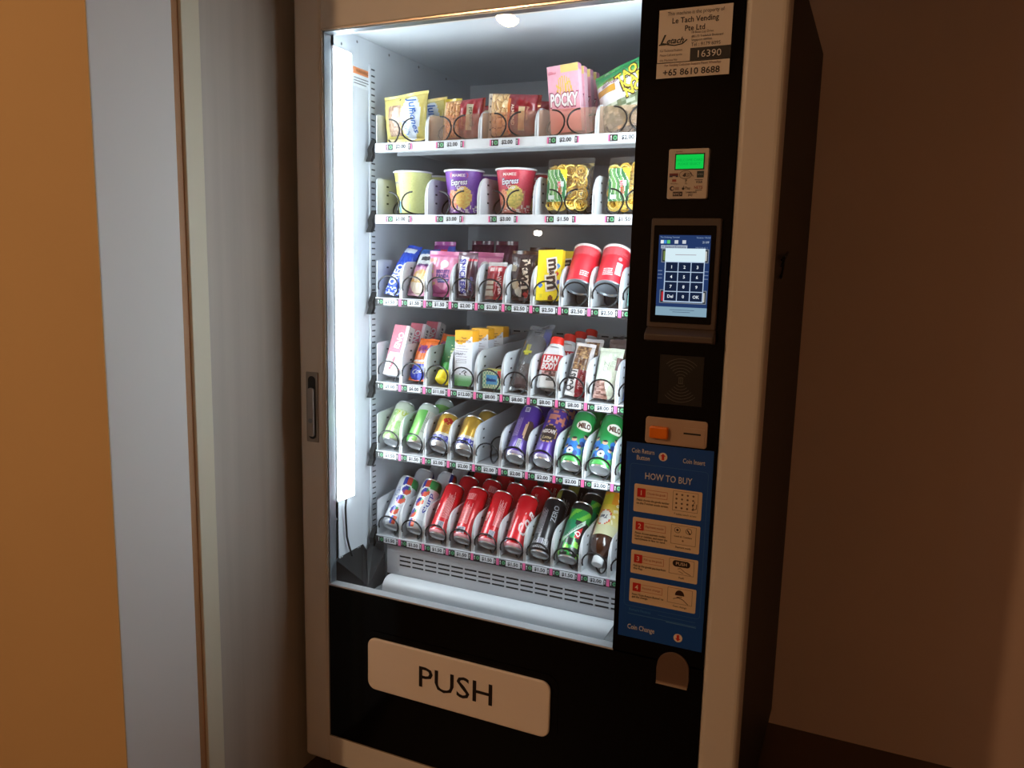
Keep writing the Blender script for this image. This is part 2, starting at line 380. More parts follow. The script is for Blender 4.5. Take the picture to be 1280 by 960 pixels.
# ---- door
for x0, x1 in ((-0.081, 0.0), (0.9405, 1.019)): vm(MB().box(x0, x1, 0.0, 0.058, 0.073, 1.985), 'door_stile', M_frame, bevel=0.012, segs=4)
for z0, z1 in ((0.073, 0.1525), (1.894, 1.985)): vm(MB().box(-0.003, 0.944, 0.001, 0.057, z0, z1), 'door_rail', M_frame, bevel=0.004)
ln = MB(); ln.box(0.0, 0.0022, -0.0008, 0.006, 0.1525, 1.894).box(0.0, 0.9405, -0.0008, 0.006, 0.1522, 0.1545).box(0.0, 0.748, -0.0008, 0.006, 1.891, 1.8942)
vm(ln, 'frame_lip', mat('bright lip', (225, 205, 185), rough=0.25, metal=0.7))
vm(MB().box(0.0022, 0.0055, 0.003, 0.028, 0.569, 1.891).box(0.0022, 0.748, 0.003, 0.028, 1.8885, 1.891), 'glass_spacer', mat('aluminium spacer', (150, 158, 166), rough=0.35, metal=0.8))
vm(MB().box(0.0025, 0.9403, 0.0005, 0.028, 0.1545, 0.5632).box(0.748, 0.9403, 0.0005, 0.028, 0.567, 1.894), 'front_panel', M_black)
vm(MB().box(0.0022, 0.748, 0.0025, 0.0285, 0.5635, 0.5672), 'glass_sill', M_tray)
vm(MB().add([(0.0022, 0.002, 0.5672), (0.748, 0.002, 0.5672), (0.748, 0.002, 1.8912), (0.0022, 0.002, 1.8912)], [(0, 1, 2, 3)])
   .add([(0.0055, 0.027, 0.5672), (0.748, 0.027, 0.5672), (0.748, 0.027, 1.8885), (0.0055, 0.027, 1.8885)], [(0, 1, 2, 3)]), 'glass_pane', M_pane)
vm(MB().box(0.80, 0.999, 0.060, 0.11, 0.3, 1.9), 'lock_box', M_dark)
# push flap
def rrect(x0, x1, z0, z1, r, n=6):
    o = []
    for cx, cz, a in ((x1-r, z0+r, -90), (x1-r, z1-r, 0), (x0+r, z1-r, 90), (x0+r, z0+r, 180)):
        o += [(cx+r*cos(radians(a+90*k/n)), cz+r*sin(radians(a+90*k/n))) for k in range(n+1)]
    return o
vm(MB().prism(rrect(0.112, 0.628, 0.308, 0.472, 0.03), 'y', -0.0012, 0.001), 'flap_recess', M_black)
pl = vm(MB().prism(rrect(0.125, 0.612, 0.3215, 0.457, 0.022), 'y', -0.010, -0.0012), 'push_flap', mat('flap paint', (242, 230, 218), rough=0.35), label='white push flap with rounded corners', bevel=0.004, segs=3)
vm(MB().text('PUSH', 0.053, 0.372, 0.391, plane_y(-0.010), (24, 14, 12), w=0.196, bold=0.005), 'lettering', M_print, pl)
# lock handle in the left frame
hd = vm(MB().prism(rrect(-0.057, -0.0215, 0.930, 1.105, 0.003), 'y', -0.003, 0.002), 'lock_handle', mat('handle plate', (150, 142, 134), rough=0.4, metal=0.4), label='grey swing handle lock set in the left frame', bevel=0.001)
vm(MB().prism(rrect(-0.050, -0.028, 0.938, 1.095, 0.010), 'y', -0.0036, -0.002), 'recess', M_dark, hd)
vm(MB().prism(rrect(-0.0475, -0.0305, 0.945, 1.066, 0.006), 'y', -0.010, -0.003), 'lever', mat('lever metal', (160, 150, 142), rough=0.35, metal=0.5), hd, bevel=0.002)
k_ = MB(); k_.add([(-0.039+0.006*cos(a*pi/8), -0.0115, 0.985+0.006*sin(a*pi/8)) for a in range(16)]+[(-0.039+0.006*cos(a*pi/8), -0.009, 0.985+0.006*sin(a*pi/8)) for a in range(16)], [tuple(range(16))]+[(a, (a+1) % 16, 16+(a+1) % 16, 16+a) for a in range(16)])
vm(k_, 'key_barrel', M_grey, hd)
# loop of cable at the right side
lp = [(1.0165+0.010*sin(t*0.6), 0.150+0.035*cos(t)+0.004*t, 1.385+0.022*sin(t)) for t in [k*0.42 for k in range(22)]]
vm(MB().tube(lp, 0.0025, 6).tube([(1.018, 0.165, 1.40), (1.026, 0.20, 1.415), (1.02, 0.225, 1.405)], 0.0025, 6), 'cable_loop', M_plasticb)

# ---- control panel bits
# property sticker
P1 = plane_y(-0.0006)
st = vm(MB().box(0.7835, 0.9195, -0.0006, 0.001, 1.762, 1.8565, (226, 214, 200)), 'property_sticker', M_print, label='white owner sticker with black machine number box')
BLK = (28, 18, 16)
p = MB()
p.text('This machine is the property of', 0.0068, 0.852, 1.8475, P1, (70, 52, 46), w=0.105)
p.text('Le Tach Vending', 0.0098, 0.852, 1.834, P1, BLK, bold=0.014, w=0.086)
p.text('Pte Ltd', 0.0098, 0.852, 1.8205, P1, BLK, bold=0.014, w=0.037)
p.text('L', 0.018, 0.7935, 1.8025, P1, (18, 24, 18), bold=0.02, shear=0.45); p.text('etach', 0.0105, 0.8165, 1.8005, P1, (18, 24, 18), bold=0.02, shear=0.4)
p.stroke([(0.7855, 1.7935), (0.793, 1.7965), (0.80, 1.7945), (0.815, 1.7915), (0.83, 1.7935), (0.8385, 1.8005)], 0.0022, P1, (18, 24, 18))
for k, (t, w) in enumerate((('18 Boon Lay Drive', 0.04), ('#01-55 Tradehub Boulevard', 0.058), ('Singapore 609966', 0.038))):
    p.text(t, 0.0042, 0.8465, 1.8115-k*0.0068, P1, (60, 44, 40), w=w, anchor='l')
p.text('Tel : 9179 6095', 0.0065, 0.8465, 1.7905, P1, (60, 44, 40), w=0.054, anchor='l')
p.rect(0.8455, 0.9195, 1.762, 1.7845, P1, (14, 11, 11)); p.text('16390', 0.0125, 0.8815, 1.773, P1, (225, 218, 210), off=0.001, w=0.043)
for k, (t, w) in enumerate((('For Technical Problem', 0.042), ('Please Call and quote', 0.042), ('this Machine No', 0.033))):
    p.text(t, 0.0040, 0.7885, 1.783-k*0.0085, P1, (84, 62, 54), w=w, anchor='l')
vm(p, 'print', M_print, st)
P2 = plane_y(-0.0007)
st = vm(MB().box(0.783, 0.919, -0.0007, 0.001, 1.7335, 1.7605, (228, 216, 202)), 'phone_sticker', M_print, label='white sticker with a customer support phone number')
p = MB().text('For Vending Customer Support Please WhatsApp', 0.0042, 0.851, 1.756, P2, (90, 30, 26), w=0.105)
p.text('+65 8610 8688', 0.0115, 0.849, 1.7435, P2, BLK, bold=0.016, w=0.106)
vm(p, 'print', M_print, st)
# card reader
cr = vm(MB().prism(rrect(0.818, 0.894, 1.509, 1.6015, 0.003), 'y', -0.012, 0.0), 'card_reader', mat('reader shell', (206, 192, 176), rough=0.4), label='small white payment reader with glowing green display', bevel=0.0015)
P3 = plane_y(-0.012)
d = MB().rect(0.8325, 0.8845, 1.5645, 1.5905, P3, (16, 190, 70), 0.0006)
d.text('WELCOME CARD', 0.0045, 0.858, 1.5805, P3, (10, 150, 60), off=0.0009); d.text('PLEASE SELECT', 0.0045, 0.858, 1.5735, P3, (10, 150, 60), off=0.0009)
vm(MB().frame(0.8305, 0.8865, 1.5625, 1.5925, 0.0022, P3, (20, 20, 20), 0.0004), 'screen_bezel', M_print, cr)
vm(d, 'screen', emit('green display', (1, 1, 1), 1.1, attr=True), cr)
p = MB()
R_, B_, G_ = (150, 50, 40), (50, 40, 60), (60, 40, 30)
p.rect(0.8215, 0.838, 1.5495, 1.5565, P3, (120, 40, 40)); p.rect(0.8215, 0.838, 1.5495, 1.5525, P3, (40, 36, 60), 0.0005); p.rect(0.8275, 0.8335, 1.549, 1.551, P3, (220, 205, 190), 0.0006)
for k in range(40):
    a0, a1 = 2*pi*k/40, 2*pi*(k+1)/40
    p.stroke([(0.852+0.0115*cos(a0), 1.5535+0.0075*sin(a0)), (0.852+0.0115*cos(a1), 1.5535+0.0075*sin(a1))], 0.0009, P3, G_)
p.flat([(0.846, 1.552), (0.851, 1.5575), (0.853, 1.556), (0.853, 1.551), (0.85, 1.5495)], P3, G_)
for k in range(3): p.stroke([(0.854+k*0.0022, 1.5575), (0.8562+k*0.0022, 1.5535), (0.854+k*0.0022, 1.5495)], 0.0008, P3, G_)
p.stroke([(0.8605, 1.557), (0.867, 1.5505)], 0.0012, P3, G_)
p.rect(0.8735, 0.8865, 1.548, 1.560, P3, (30, 52, 56)); p.text('AMEX', 0.0035, 0.88, 1.554, P3, (150, 160, 160), off=0.0007, w=0.011)
p.rect(0.827, 0.835, 1.541, 1.5455, P3, R_); p.text('MasterPass', 0.0024, 0.8315, 1.5375, P3, G_, w=0.014); p.text('P', 0.0045, 0.854, 1.5425, P3, G_, bold=0.02); p.text('iPay', 0.0022, 0.854, 1.537, P3, G_)
p.rect(0.870, 0.885, 1.5435, 1.5445, P3, B_); p.text('VISA', 0.0045, 0.8785, 1.540, P3, B_, bold=0.015, shear=0.2, w=0.012)
p.disc(0.8275, 1.5285, 0.0045, P3, B_); p.disc(0.8287, 1.5285, 0.0024, P3, (206, 192, 176), 0.0006); p.rect(0.833, 0.841, 1.5255, 1.531, P3, (150, 130, 118))
p.disc(0.849, 1.528, 0.0026, P3, (30, 22, 20)); p.stroke([(0.849, 1.531), (0.8505, 1.533)], 0.001, P3, (30, 22, 20)); p.text('Pay', 0.0052, 0.858, 1.5285, P3, (70, 52, 46))
p.text('NETS', 0.0052, 0.8775, 1.530, P3, R_, bold=0.015, w=0.016); p.rect(0.872, 0.884, 1.524, 1.5252, P3, B_)
p.rect(0.8295, 0.848, 1.514, 1.5225, P3, (40, 24, 24)); p.text('NYC>', 0.0048, 0.8385, 1.518, P3, (220, 205, 190), off=0.0007, bold=0.01, w=0.0155)
p.text('SAMSUNG', 0.003, 0.8645, 1.521, P3, G_, bold=0.015, w=0.021); p.text('pay', 0.0045, 0.8635, 1.5155, P3, G_, bold=0.01)
p.text('NAYAX', 0.0024, 0.838, 1.5962, P3, G_)
vm(p, 'print', M_print, cr)
# touch terminal
tt = vm(MB().prism(rrect(0.7915, 0.925, 1.262, 1.473, 0.004), 'y', -0.014, 0.0).prism([(0.0, 1.262), (-0.014, 1.262), (-0.030, 1.250), (-0.030, 1.238), (0.0, 1.234)], 'x', 0.7915, 0.925), 'touch_terminal', mat('terminal shell', (80, 66, 58), rough=0.45), label='brown framed touch terminal showing a number pad', bevel=0.002)
vm(MB().prism(rrect(0.798, 0.9165, 1.273, 1.4595, 0.002), 'y', -0.0155, -0.0135), 'bezel', M_black, tt)
P4 = plane_y(-0.0155)
d = MB()
NAVY, WHT = (36, 56, 100), (214, 236, 244)
d.rect(0.8085, 0.9075, 1.287, 1.441, P4, NAVY)
d.rect(0.8085, 0.9075, 1.287, 1.304, P4, (132, 162, 180), 0.0005)
d.stroke([(0.836, 1.2985), (0.884, 1.2985)], 0.0009, P4, (70, 84, 110), 0.0007); d.stroke([(0.842, 1.2945), (0.876, 1.2945)], 0.0009, P4, (70, 84, 110), 0.0007)
d.text('The Ordering Terminal', 0.0028, 0.811, 1.4365, P4, (150, 170, 200), anchor='l', w=0.037); d.text('Version: V3.0.8', 0.0028, 0.9065, 1.4365, P4, (150, 170, 200), anchor='r', w=0.026)
for x, w, c in ((0.812, 0.006, (230, 236, 240)), (0.8185, 0.005, (70, 140, 220)), (0.8245, 0.006, (90, 200, 110)), (0.839, 0.007, (200, 206, 214)), (0.854, 0.007, (200, 206, 214))): d.rect(x, x+w, 1.425, 1.4315, P4, c, 0.0005)
d.text('21:09', 0.004, 0.9045, 1.428, P4, (190, 205, 220), anchor='r')
d.rect(0.813, 0.864, 1.4155, 1.422, P4, (160, 172, 190), 0.0005); d.text('< Select/Details', 0.0042, 0.838, 1.4188, P4, (40, 50, 80), off=0.0008, w=0.046); d.text('MACHINE: 1', 0.003, 0.891, 1.4175, P4, (130, 150, 180))
for z0 in (1.389, 1.311):
    d.rect(0.815, 0.9055, z0, z0+0.026, P4, (120, 128, 140), 0.0005); d.rect(0.8165, 0.904, z0+0.0015, z0+0.0245, P4, (34, 38, 48), 0.0006)
    d.rect(0.8185, 0.824, z0+0.004, z0+0.022, P4, (110, 130, 70) if z0 > 1.35 else (180, 40, 48), 0.0007); d.rect(0.897, 0.902, z0+0.004, z0+0.022, P4, (190, 190, 184), 0.0007)
for k in range(3):
    for x in (0.8095, 0.898): d.stroke([(x, 1.373-k*0.007), (x+0.0085, 1.373-k*0.007)], 0.0016, P4, (110, 126, 158), 0.0006)
d.rect(0.8225, 0.899, 1.3135, 1.416, P4, (176, 196, 222), 0.0009)
d.rect(0.8225, 0.899, 1.391, 1.416, P4, WHT, 0.0011); d.stroke([(0.842, 1.404), (0.882, 1.404)], 0.001, P4, (150, 130, 140), 0.0013)
keys = ['1', '2', '3', '4', '5', '6', '7', '8', '9', 'Del', '0', 'OK']
for i, t in enumerate(keys):
    x0 = 0.8245+(i % 3)*0.0248; z1 = 1.3895-(i//3)*0.0188
    d.rect(x0, x0+0.0232, z1-0.0173, z1, P4, (24, 34, 60), 0.0011); d.text(t, 0.0058, x0+0.0116, z1-0.0087, P4, (226, 234, 244), off=0.0014, bold=0.02)
vm(d, 'screen', emit('terminal screen', (1, 1, 1), 1.0, attr=True), tt, label='lit blue screen with a white number pad')
# contactless pad
P5 = plane_y(-0.0012)
nf = vm(MB().box(0.819, 0.906, -0.0012, 0.001, 1.11, 1.2085), 'contactless_pad', mat('pad plastic', (18, 17, 17), rough=0.35), label='black contactless pad with curved wave marks')
p = MB()
for sg in (1, -1):
    for k in range(7):
        r = 0.006+k*0.0062; hw = radians(44)
        p.stroke([(0.8625+r*sin(-hw+2*hw*j/12), 1.1592+sg*r*cos(-hw+2*hw*j/12)) for j in range(13)], 0.0008, P5, (104, 98, 92))
for k in range(3): p.rect(0.858+k*0.0036, 0.860+k*0.0036, 1.152, 1.166, P5, (70, 66, 62))
vm(p, 'print', M_print, nf)
# coin plate
cp = vm(MB().prism(rrect(0.797, 0.921, 1.0275, 1.0815, 0.006), 'y', -0.004, 0.001), 'coin_plate', mat('coin plate metal', (186, 160, 138), rough=0.4, metal=0.25), label='beige coin plate with orange return button and coin slot', bevel=0.001)
vm(MB().prism(rrect(0.807, 0.845, 1.0395, 1.064, 0.004), 'y', -0.014, -0.003), 'return_button', mat('orange button', (238, 120, 14), rough=0.35), cp, bevel=0.003, label='orange coin return button')
vm(MB().prism(rrect(0.873, 0.9165, 1.031, 1.066, 0.003), 'y', -0.0058, -0.003), 'slot_surround', mat('coin plate metal'), cp)
vm(MB().box(0.875, 0.909, -0.0062, -0.004, 1.0535, 1.0568, (10, 8, 8)), 'coin_slot', M_print, cp)
# instruction sticker
ib = vm(MB().box(0.759, 0.936, -0.0008, 0.001, 0.603, 1.0245, (0, 72, 158)), 'instruction_sticker', M_print, label='tall blue buying guide sticker with four beige cards')
P6 = plane_y(-0.0008); LT = (214, 208, 206)
p = MB()
p.text('Coin Return', 0.0095, 0.794, 1.0078, P6, LT, bold=0.008, w=0.047); p.text('Button', 0.0095, 0.795, 0.994, P6, LT, bold=0.008, w=0.027)
p.text('Coin Insert', 0.0095, 0.898, 0.9985, P6, LT, bold=0.008, w=0.044)
def arrow(cx, cz, r, up):
    p.disc(cx, cz, r, P6, (232, 214, 196)); s_ = 1 if up else -1
    p.flat([(cx, cz+s_*r*0.78), (cx-r*0.62, cz+s_*r*0.12), (cx-r*0.3, cz+s_*r*0.12), (cx-r*0.3, cz-s_*r*0.74), (cx+r*0.3, cz-s_*r*0.74), (cx+r*0.3, cz+s_*r*0.12), (cx+r*0.62, cz+s_*r*0.12)][::s_], P6, (206, 40, 24), 0.0006)
arrow(0.8355, 1.001, 0.0088, True)
oc = rrect(0.769, 0.928, 0.673, 0.9805, 0.007)
p.stroke(oc+[oc[0]], 0.0008, P6, (60, 110, 176))
p.text('HOW TO BUY', 0.0135, 0.849, 0.9575, P6, LT, bold=0.008, w=0.096)
p.text('Remark Notices', 0.0055, 0.781, 0.6655, P6, (60, 130, 200), anchor='l', w=0.046)
p.stroke([(0.779, 0.656), (0.922, 0.6555)], 0.0012, P6, (70, 124, 184)); p.stroke([(0.842, 0.6645), (0.920, 0.664)], 0.0010, P6, (60, 110, 176)); p.stroke([(0.86, 0.6535), (0.922, 0.6530)], 0.0014, P6, (90, 140, 196))
p.text('Coin Change', 0.0105, 0.779, 0.6255, P6, LT, anchor='l', bold=0.008, w=0.058)
arrow(0.8865, 0.6235, 0.0092, False)
vm(p, 'print', M_print, ib)
CARD, RED = (226, 200, 166), (200, 34, 30)
info = [('1', 'Choose the goods', ['Please choose the goods number', 'on the 7 inches touch screen.'], '7 inches touch screen'),
        ('2', 'Payment mode', ['Please choose payment modes:', 'Cash or cashless, and insert the', 'cash/please in line to card.'], 'Payment mode'),
        ('3', 'Pick up the goods', ['Pick up the goods you buy from', 'the flap.'], 'Push'),
        ('4', 'Receive change', ['Press "Coin Return Button" to', 'get the change.'], 'Coin change')]
for i, (n, t, ls, cap) in enumerate(info):
    z1 = (0.9385, 0.8675, 0.7965, 0.7340)[i]; z0 = z1-(0.059, 0.058, 0.0505, 0.0510)[i]
    cdp = vm(MB().prism(rrect(0.7795, 0.9185, z0, z1, 0.003), 'y', -0.0013, -0.0006), 'instruction_card', mat('card paper', CARD, rough=0.6), ib)
    P7 = plane_y(-0.0013); q = MB(); DK = (40, 20, 18)
    q.rect(0.786, 0.803, z1-0.027, z1-0.0085, P7, RED); q.text(n, 0.0105, 0.7945, z1-0.0178, P7, (240, 222, 200), off=0.0006, bold=0.008)
    q.frame(0.803, 0.849, z1-0.0255, z1-0.0100, 0.0008, P7, (196, 92, 70)); q.text(t, 0.0048, 0.826, z1-0.0178, P7, (170, 62, 50), w=0.038)
    for k, l in enumerate(ls): q.text(l, 0.0044, 0.7855, z1-0.0335-k*0.0062, P7, DK, anchor='l', bold=0.012, w=min(0.068, 0.0023*len(l)))
    q.frame(0.860, 0.911, z0+0.0145, z1-0.0035, 0.0007, P7, (130, 96, 74)); q.text(cap, 0.0042, 0.8865, z0+0.0080, P7, DK, w=min(0.045, 0.0026*len(cap)))
    if i == 0:
        for a in range(4):
            for b in range(4): q.disc(0.8675+a*0.0112, z1-0.0105-b*0.0092, 0.0022, P7, (110, 84, 66), n=8)
        q.stroke([(0.905, z1-0.021), (0.9, z1-0.03), (0.903, z1-0.038), (0.908, z1-0.036), (0.9085, z1-0.026)], 0.001, P7, DK)
    elif i == 1:
        for cx in (0.873, 0.896):
            for k in range(12): q.stroke([(cx+0.006*cos(k*pi/6), z1-0.0135+0.006*sin(k*pi/6)), (cx+0.006*cos((k+1)*pi/6), z1-0.0135+0.006*sin((k+1)*pi/6))], 0.0008, P7, DK)
        q.disc(0.873, z1-0.0135, 0.0024, P7, DK, n=10); q.stroke([(0.893, z1-0.011), (0.899, z1-0.02)], 0.0022, P7, DK); q.text('Cash & Cashless', 0.0035, 0.885, z1-0.0265, P7, DK, w=0.036); q.disc(0.885, z1-0.035, 0.002, P7, (150, 116, 92), n=8)
    elif i == 2:
        q.flat(rrect(0.867, 0.903, z1-0.020, z1-0.0065, 0.0065), P7, (36, 18, 18), 0.0005); q.text('PUSH', 0.0068, 0.885, z1-0.013, P7, (220, 196, 166), off=0.0008, bold=0.008)
        q.stroke([(0.878, z1-0.0245), (0.884, z1-0.0225), (0.892, z1-0.0285), (0.905, z1-0.034)], 0.0012, P7, (120, 84, 64)); q.stroke([(0.88, z1-0.029), (0.89, z1-0.033)], 0.001, P7, (120, 84, 64))
    else:
        q.flat([(0.8755, z1-0.0185)]+[(0.885+0.0095*cos(radians(a)), z1-0.0175+0.0105*sin(radians(a))) for a in range(180, -1, -20)]+[(0.8945, z1-0.0185)], P7, (50, 24, 22), 0.0005)
        q.stroke([(0.872, z1-0.027), (0.882, z1-0.0235), (0.892, z1-0.026), (0.903, z1-0.035)], 0.0013, P7, (60, 34, 28)); q.stroke([(0.879, z1-0.0225), (0.89, z1-0.0215)], 0.0012, P7, (60, 34, 28))
    vm(q, 'print', M_print, cdp)
# coin return cup
o_ = [(0.846, 0.518), (0.9125, 0.518), (0.9145, 0.535), (0.9135, 0.552)]+[(0.880+0.0335*cos(radians(a)), 0.556+0.034*sin(radians(a))) for a in range(0, 181, 12)]+[(0.8455, 0.552)]
co = vm(MB().prism(o_, 'y', -0.003, 0.001), 'coin_return_cup', mat('cup metal', (116, 92, 76), rough=0.4, metal=0.3), label='brown arched coin return cup with bright lower lip', bevel=0.0012)
vm(MB().box(0.847, 0.912, -0.007, -0.002, 0.5165, 0.5205), 'lip', mat('bright lip'), co)

# ---- trays
YS, YB = 0.170, 0.690
ZS = [1.6650, 1.4910, 1.2840, 1.0660, 0.8830, 0.6510]
PITCH = 0.0719; X0 = 0.0340
def colx(k): return X0+PITCH*(k-0.5)          # centre of lane k (1..10)
PRICES = [['$2.00']*5, ['$3.00', '$3.00', '$3.00', '$1.50', '$1.50'],
          ['$1.50', '$1.50', '$1.50', '$2.00', '$2.00', '$2.50', '$2.50', '$2.50', '$2.50', '$2.50'],
          ['$9.00', '$6.00', '$11.00', '$12.00', '$8.00', '$8.00', '$8.00', '$8.00', '$8.00', '$8.00'],
          ['$1.50', '$1.50']+['$2.00']*8, ['$1.50']*8+['$2.00', '$2.00']]
DIVH = [0.068, 0.088, 0.092, 0.098, 0.096, 0.094]
RISE = [0, 0, 0.0, 0.012, 0.035, 0.035]
def spiral(x, z, hand, rx=0.0302, rz=0.0265, pitch=0.0860, turns=6, zc=0.0290, a0=-0.35):
    """wire coil: each turn is upright across the front of the goods and runs back underneath them"""
    pts = []; n = 24
    for i in range(int(turns*n)):
        a = a0+2*pi*i/n; t = (a-a0) % (2*pi)
        adv = (i//n)*pitch+pitch*max(0.0, (t-4.4)/(2*pi-4.4)) if a0 < 0 else (i//n)*pitch+pitch*max(0.0, (t-2.2)/(2*pi-2.2))
        pts.append((x-hand*rx*cos(a), YS-0.0014+adv, z+zc+rz*sin(a)))
    pts = [q for q in pts if q[1] < YB-0.02]
    return MB().tube(pts, 0.0021, 5)
for r, zs in enumerate(ZS):
    wide = r < 2; nl = 5 if wide else 10; pit = PITCH*(2 if wide else 1)
    tr = MB()
    tr.box(0.0315, 0.7545, YS, YB, zs-0.0045, zs-0.002)                      # tray floor
    tr.box(0.0315, 0.7545, YS-0.002, YS+0.001, zs-0.0215, zs)                # front strip
    tr.box(0.0315, 0.7545, YB-0.002, YB, zs-0.0045, zs+0.112 if not wide else zs+0.08)  # rear panel
    tr.box(0.0315, 0.7545, YS+0.001, YS+0.018, zs-0.0215, zs-0.0195)
    tr.box(0.0315, 0.7545, YS+0.10, YS+0.115, zs-0.018, zs-0.0045)
    sh = vm(tr, 'tray', M_tray, label=['top', 'second', 'third', 'fourth', 'fifth', 'bottom'][r]+' white metal spiral tray')
    rs = MB()
    for k in range(20): rs.box(0.046+k*0.0355, 0.068+k*0.0355, YB-0.0030, YB-0.0018, zs+0.102, zs+0.106, (24, 26, 30))
    tag(vm(rs, 'motor_slots', M_print, sh), kind='stuff')
    # hook at the left end
    hk = [(0.0135, YS+0.022, zs+0.012), (0.0135, YS+0.012, zs-0.002), (0.0135, YS+0.004, zs-0.012), (0.0135, YS+0.006, zs-0.028), (0.0135, YS-0.004, zs-0.044)]
    m = MB()
    for a, b in zip(hk[:-1], hk[1:]): m.prism([(a[1]-0.006, a[2]), (a[1]+0.007, a[2]), (b[1]+0.006, b[2]), (b[1]-0.005, b[2])], 'x', 0.008, 0.022)
    vm(m, 'hook', M_plasticb, sh)
    H = DIVH[r]
    for k in range(nl+1):
        x = X0+pit*k; m = MB(); tk = 0.0008
        pf = [(0.001, 0), (0.001, H*0.50), (0.004, H*0.70), (0.012, H*0.87), (0.022, H*0.96), (0.034, H), (YB-YS-0.003, H+RISE[r]), (YB-YS-0.003, 0)]
        if k == 0: pf = [(0.001, 0), (0.001, H), (0.010, H+0.003)]+[(0.012, H+0.003)]*3+[(YB-YS-0.003, H+RISE[r]+0.003), (YB-YS-0.003, 0)]
        if k == 0: pf = pf[:2]+pf[2:3]+pf[-2:]
        m.prism([(YS+a, zs+b) for a, b in pf], 'x', x-tk, x+tk, (206, 210, 215))
        fw = 0.0042                                                            # rolled front edge
        ed = pf[:6]
        for i_, ((a0, b0), (a1, b1)) in enumerate(zip(ed[:-1], ed[1:]) if k else ()):
            f0, f1 = (fw*(1, 0.95, 0.75, 0.5, 0.3, 0.19)[q_] for q_ in (i_, i_+1))
            m.add([(x-f0, YS+a0, zs+b0), (x+f0, YS+a0, zs+b0), (x+f1, YS+a1, zs+b1), (x-f1, YS+a1, zs+b1),
                   (x-f0, YS+a0+0.003, zs+b0-0.001), (x+f0, YS+a0+0.003, zs+b0-0.001), (x+f1, YS+a1+0.003, zs+b1-0.001), (x-f1, YS+a1+0.003, zs+b1-0.001)],
                  [(0, 1, 2, 3), (1, 5, 6, 2), (4, 0, 3, 7), (5, 4, 7, 6)], [(212, 216, 220)]*4)
        for yy, zz in ((0.045, 0.80), (0.045, 0.56), (0.045, 0.32)):
            if r in (0,): continue
            m.box(x-tk-0.0004, x+tk+0.0004, YS+yy, YS+yy+0.009, zs+H*zz, zs+H*zz+0.0042, (26, 28, 32))
        vm(m, 'divider', M_trayp, sh)
    lz0, lz1 = zs-0.0195, zs-0.0018
    PS = plane_y(YS-0.0020)
    if not wide: vm(MB().box(0.0318, 0.7542, YS-0.0027, YS-0.002, lz0-0.0018, lz1-0.0002, (20, 22, 24)), 'label_holder', M_print, sh, label='black label holder strip')
    for k in range(nl):
        cx = X0+pit*(k+0.5); m = MB(); hw = 0.0318 if not wide else 0.0345
        if wide: cx -= 0.005
        zc_ = (lz0+lz1)/2; hh = 0.0076 if not wide else 0.0072
        m.box(cx-hw, cx+hw, YS-0.0035, YS-0.002, zc_-hh, zc_+hh, (214, 218, 224))
        q = plane_y(YS-0.0035); K = (18, 22, 24)
        m.rect(cx-hw, cx-hw+0.0185, zc_-hh, zc_+hh, q, K); m.disc(cx-hw+0.0122, zc_, 0.0046, q, (92, 170, 116), 0.0005, n=14); m.disc(cx-hw+0.0122, zc_, 0.0028, q, (40, 84, 60), 0.0006, n=10)
        m.rect(cx-hw+0.0028, cx-hw+0.0040, zc_-0.005, zc_+0.003, q, (235, 238, 240), 0.0005); m.flat([(cx-hw+0.0016, zc_+0.002), (cx-hw+0.0052, zc_+0.002), (cx-hw+0.0034, zc_+0.0055)], q, (235, 238, 240), 0.0005)
        m.rect(cx+hw-0.0062, cx+hw, zc_-hh, zc_+hh, q, K); m.rect(cx+hw-0.0038, cx+hw-0.0026, zc_-0.005, zc_+0.003, q, (235, 238, 240), 0.0005); m.flat([(cx+hw-0.005, zc_+0.002), (cx+hw-0.0014, zc_+0.002), (cx+hw-0.0032, zc_+0.0055)], q, (235, 238, 240), 0.0005)
        if wide:
            m.rect(cx-hw-0.0035, cx-hw, zc_-hh, zc_+hh, q, (214, 96, 146)); m.rect(cx+hw, cx+hw+0.0035, zc_-hh, zc_+hh, q, (214, 96, 146))
        m.text(PRICES[r][k], 0.0088, cx+0.0062, zc_, q, (30, 33, 40), off=0.0006, bold=0.028, w=0.0285 if len(PRICES[r][k]) == 5 else 0.033)
        vm(m, 'price_label', M_print, sh)
        if not wide:
            xb = X0+pit*(k+1)
            if k < 9: vm(MB().box(xb-0.0036, xb+0.0036, YS-0.0034, YS-0.002, lz0, lz1-0.0004, (222, 100, 152)), 'label_clip', M_print, sh, label='pink label clip')
    if wide:
        for k in range(nl):
            cx = X0+pit*(k+0.5)
            pw = 0.125 if r else 0.08
            vm(spiral(cx-0.0335, zs, 1, pitch=pw, a0=pi/2), 'spiral', M_wire, sh, smooth=True); vm(spiral(cx+0.0335, zs, -1, pitch=pw, a0=pi/2), 'spiral', M_wire, sh, smooth=True)
    else:
        for k in range(1, 11):
            vm(spiral(colx(k), zs, 1), 'spiral', M_wire, sh, smooth=True)
    if r == 0:
        for k in range(1, 5):
            xa = X0+pit*k+0.0045; vm(MB().box(xa, xa+pit-0.009, YS+0.0062, YS+0.0075, zs-0.001, zs+0.0585), 'guard_panel', M_guard, sh, label='translucent peach guard panel')

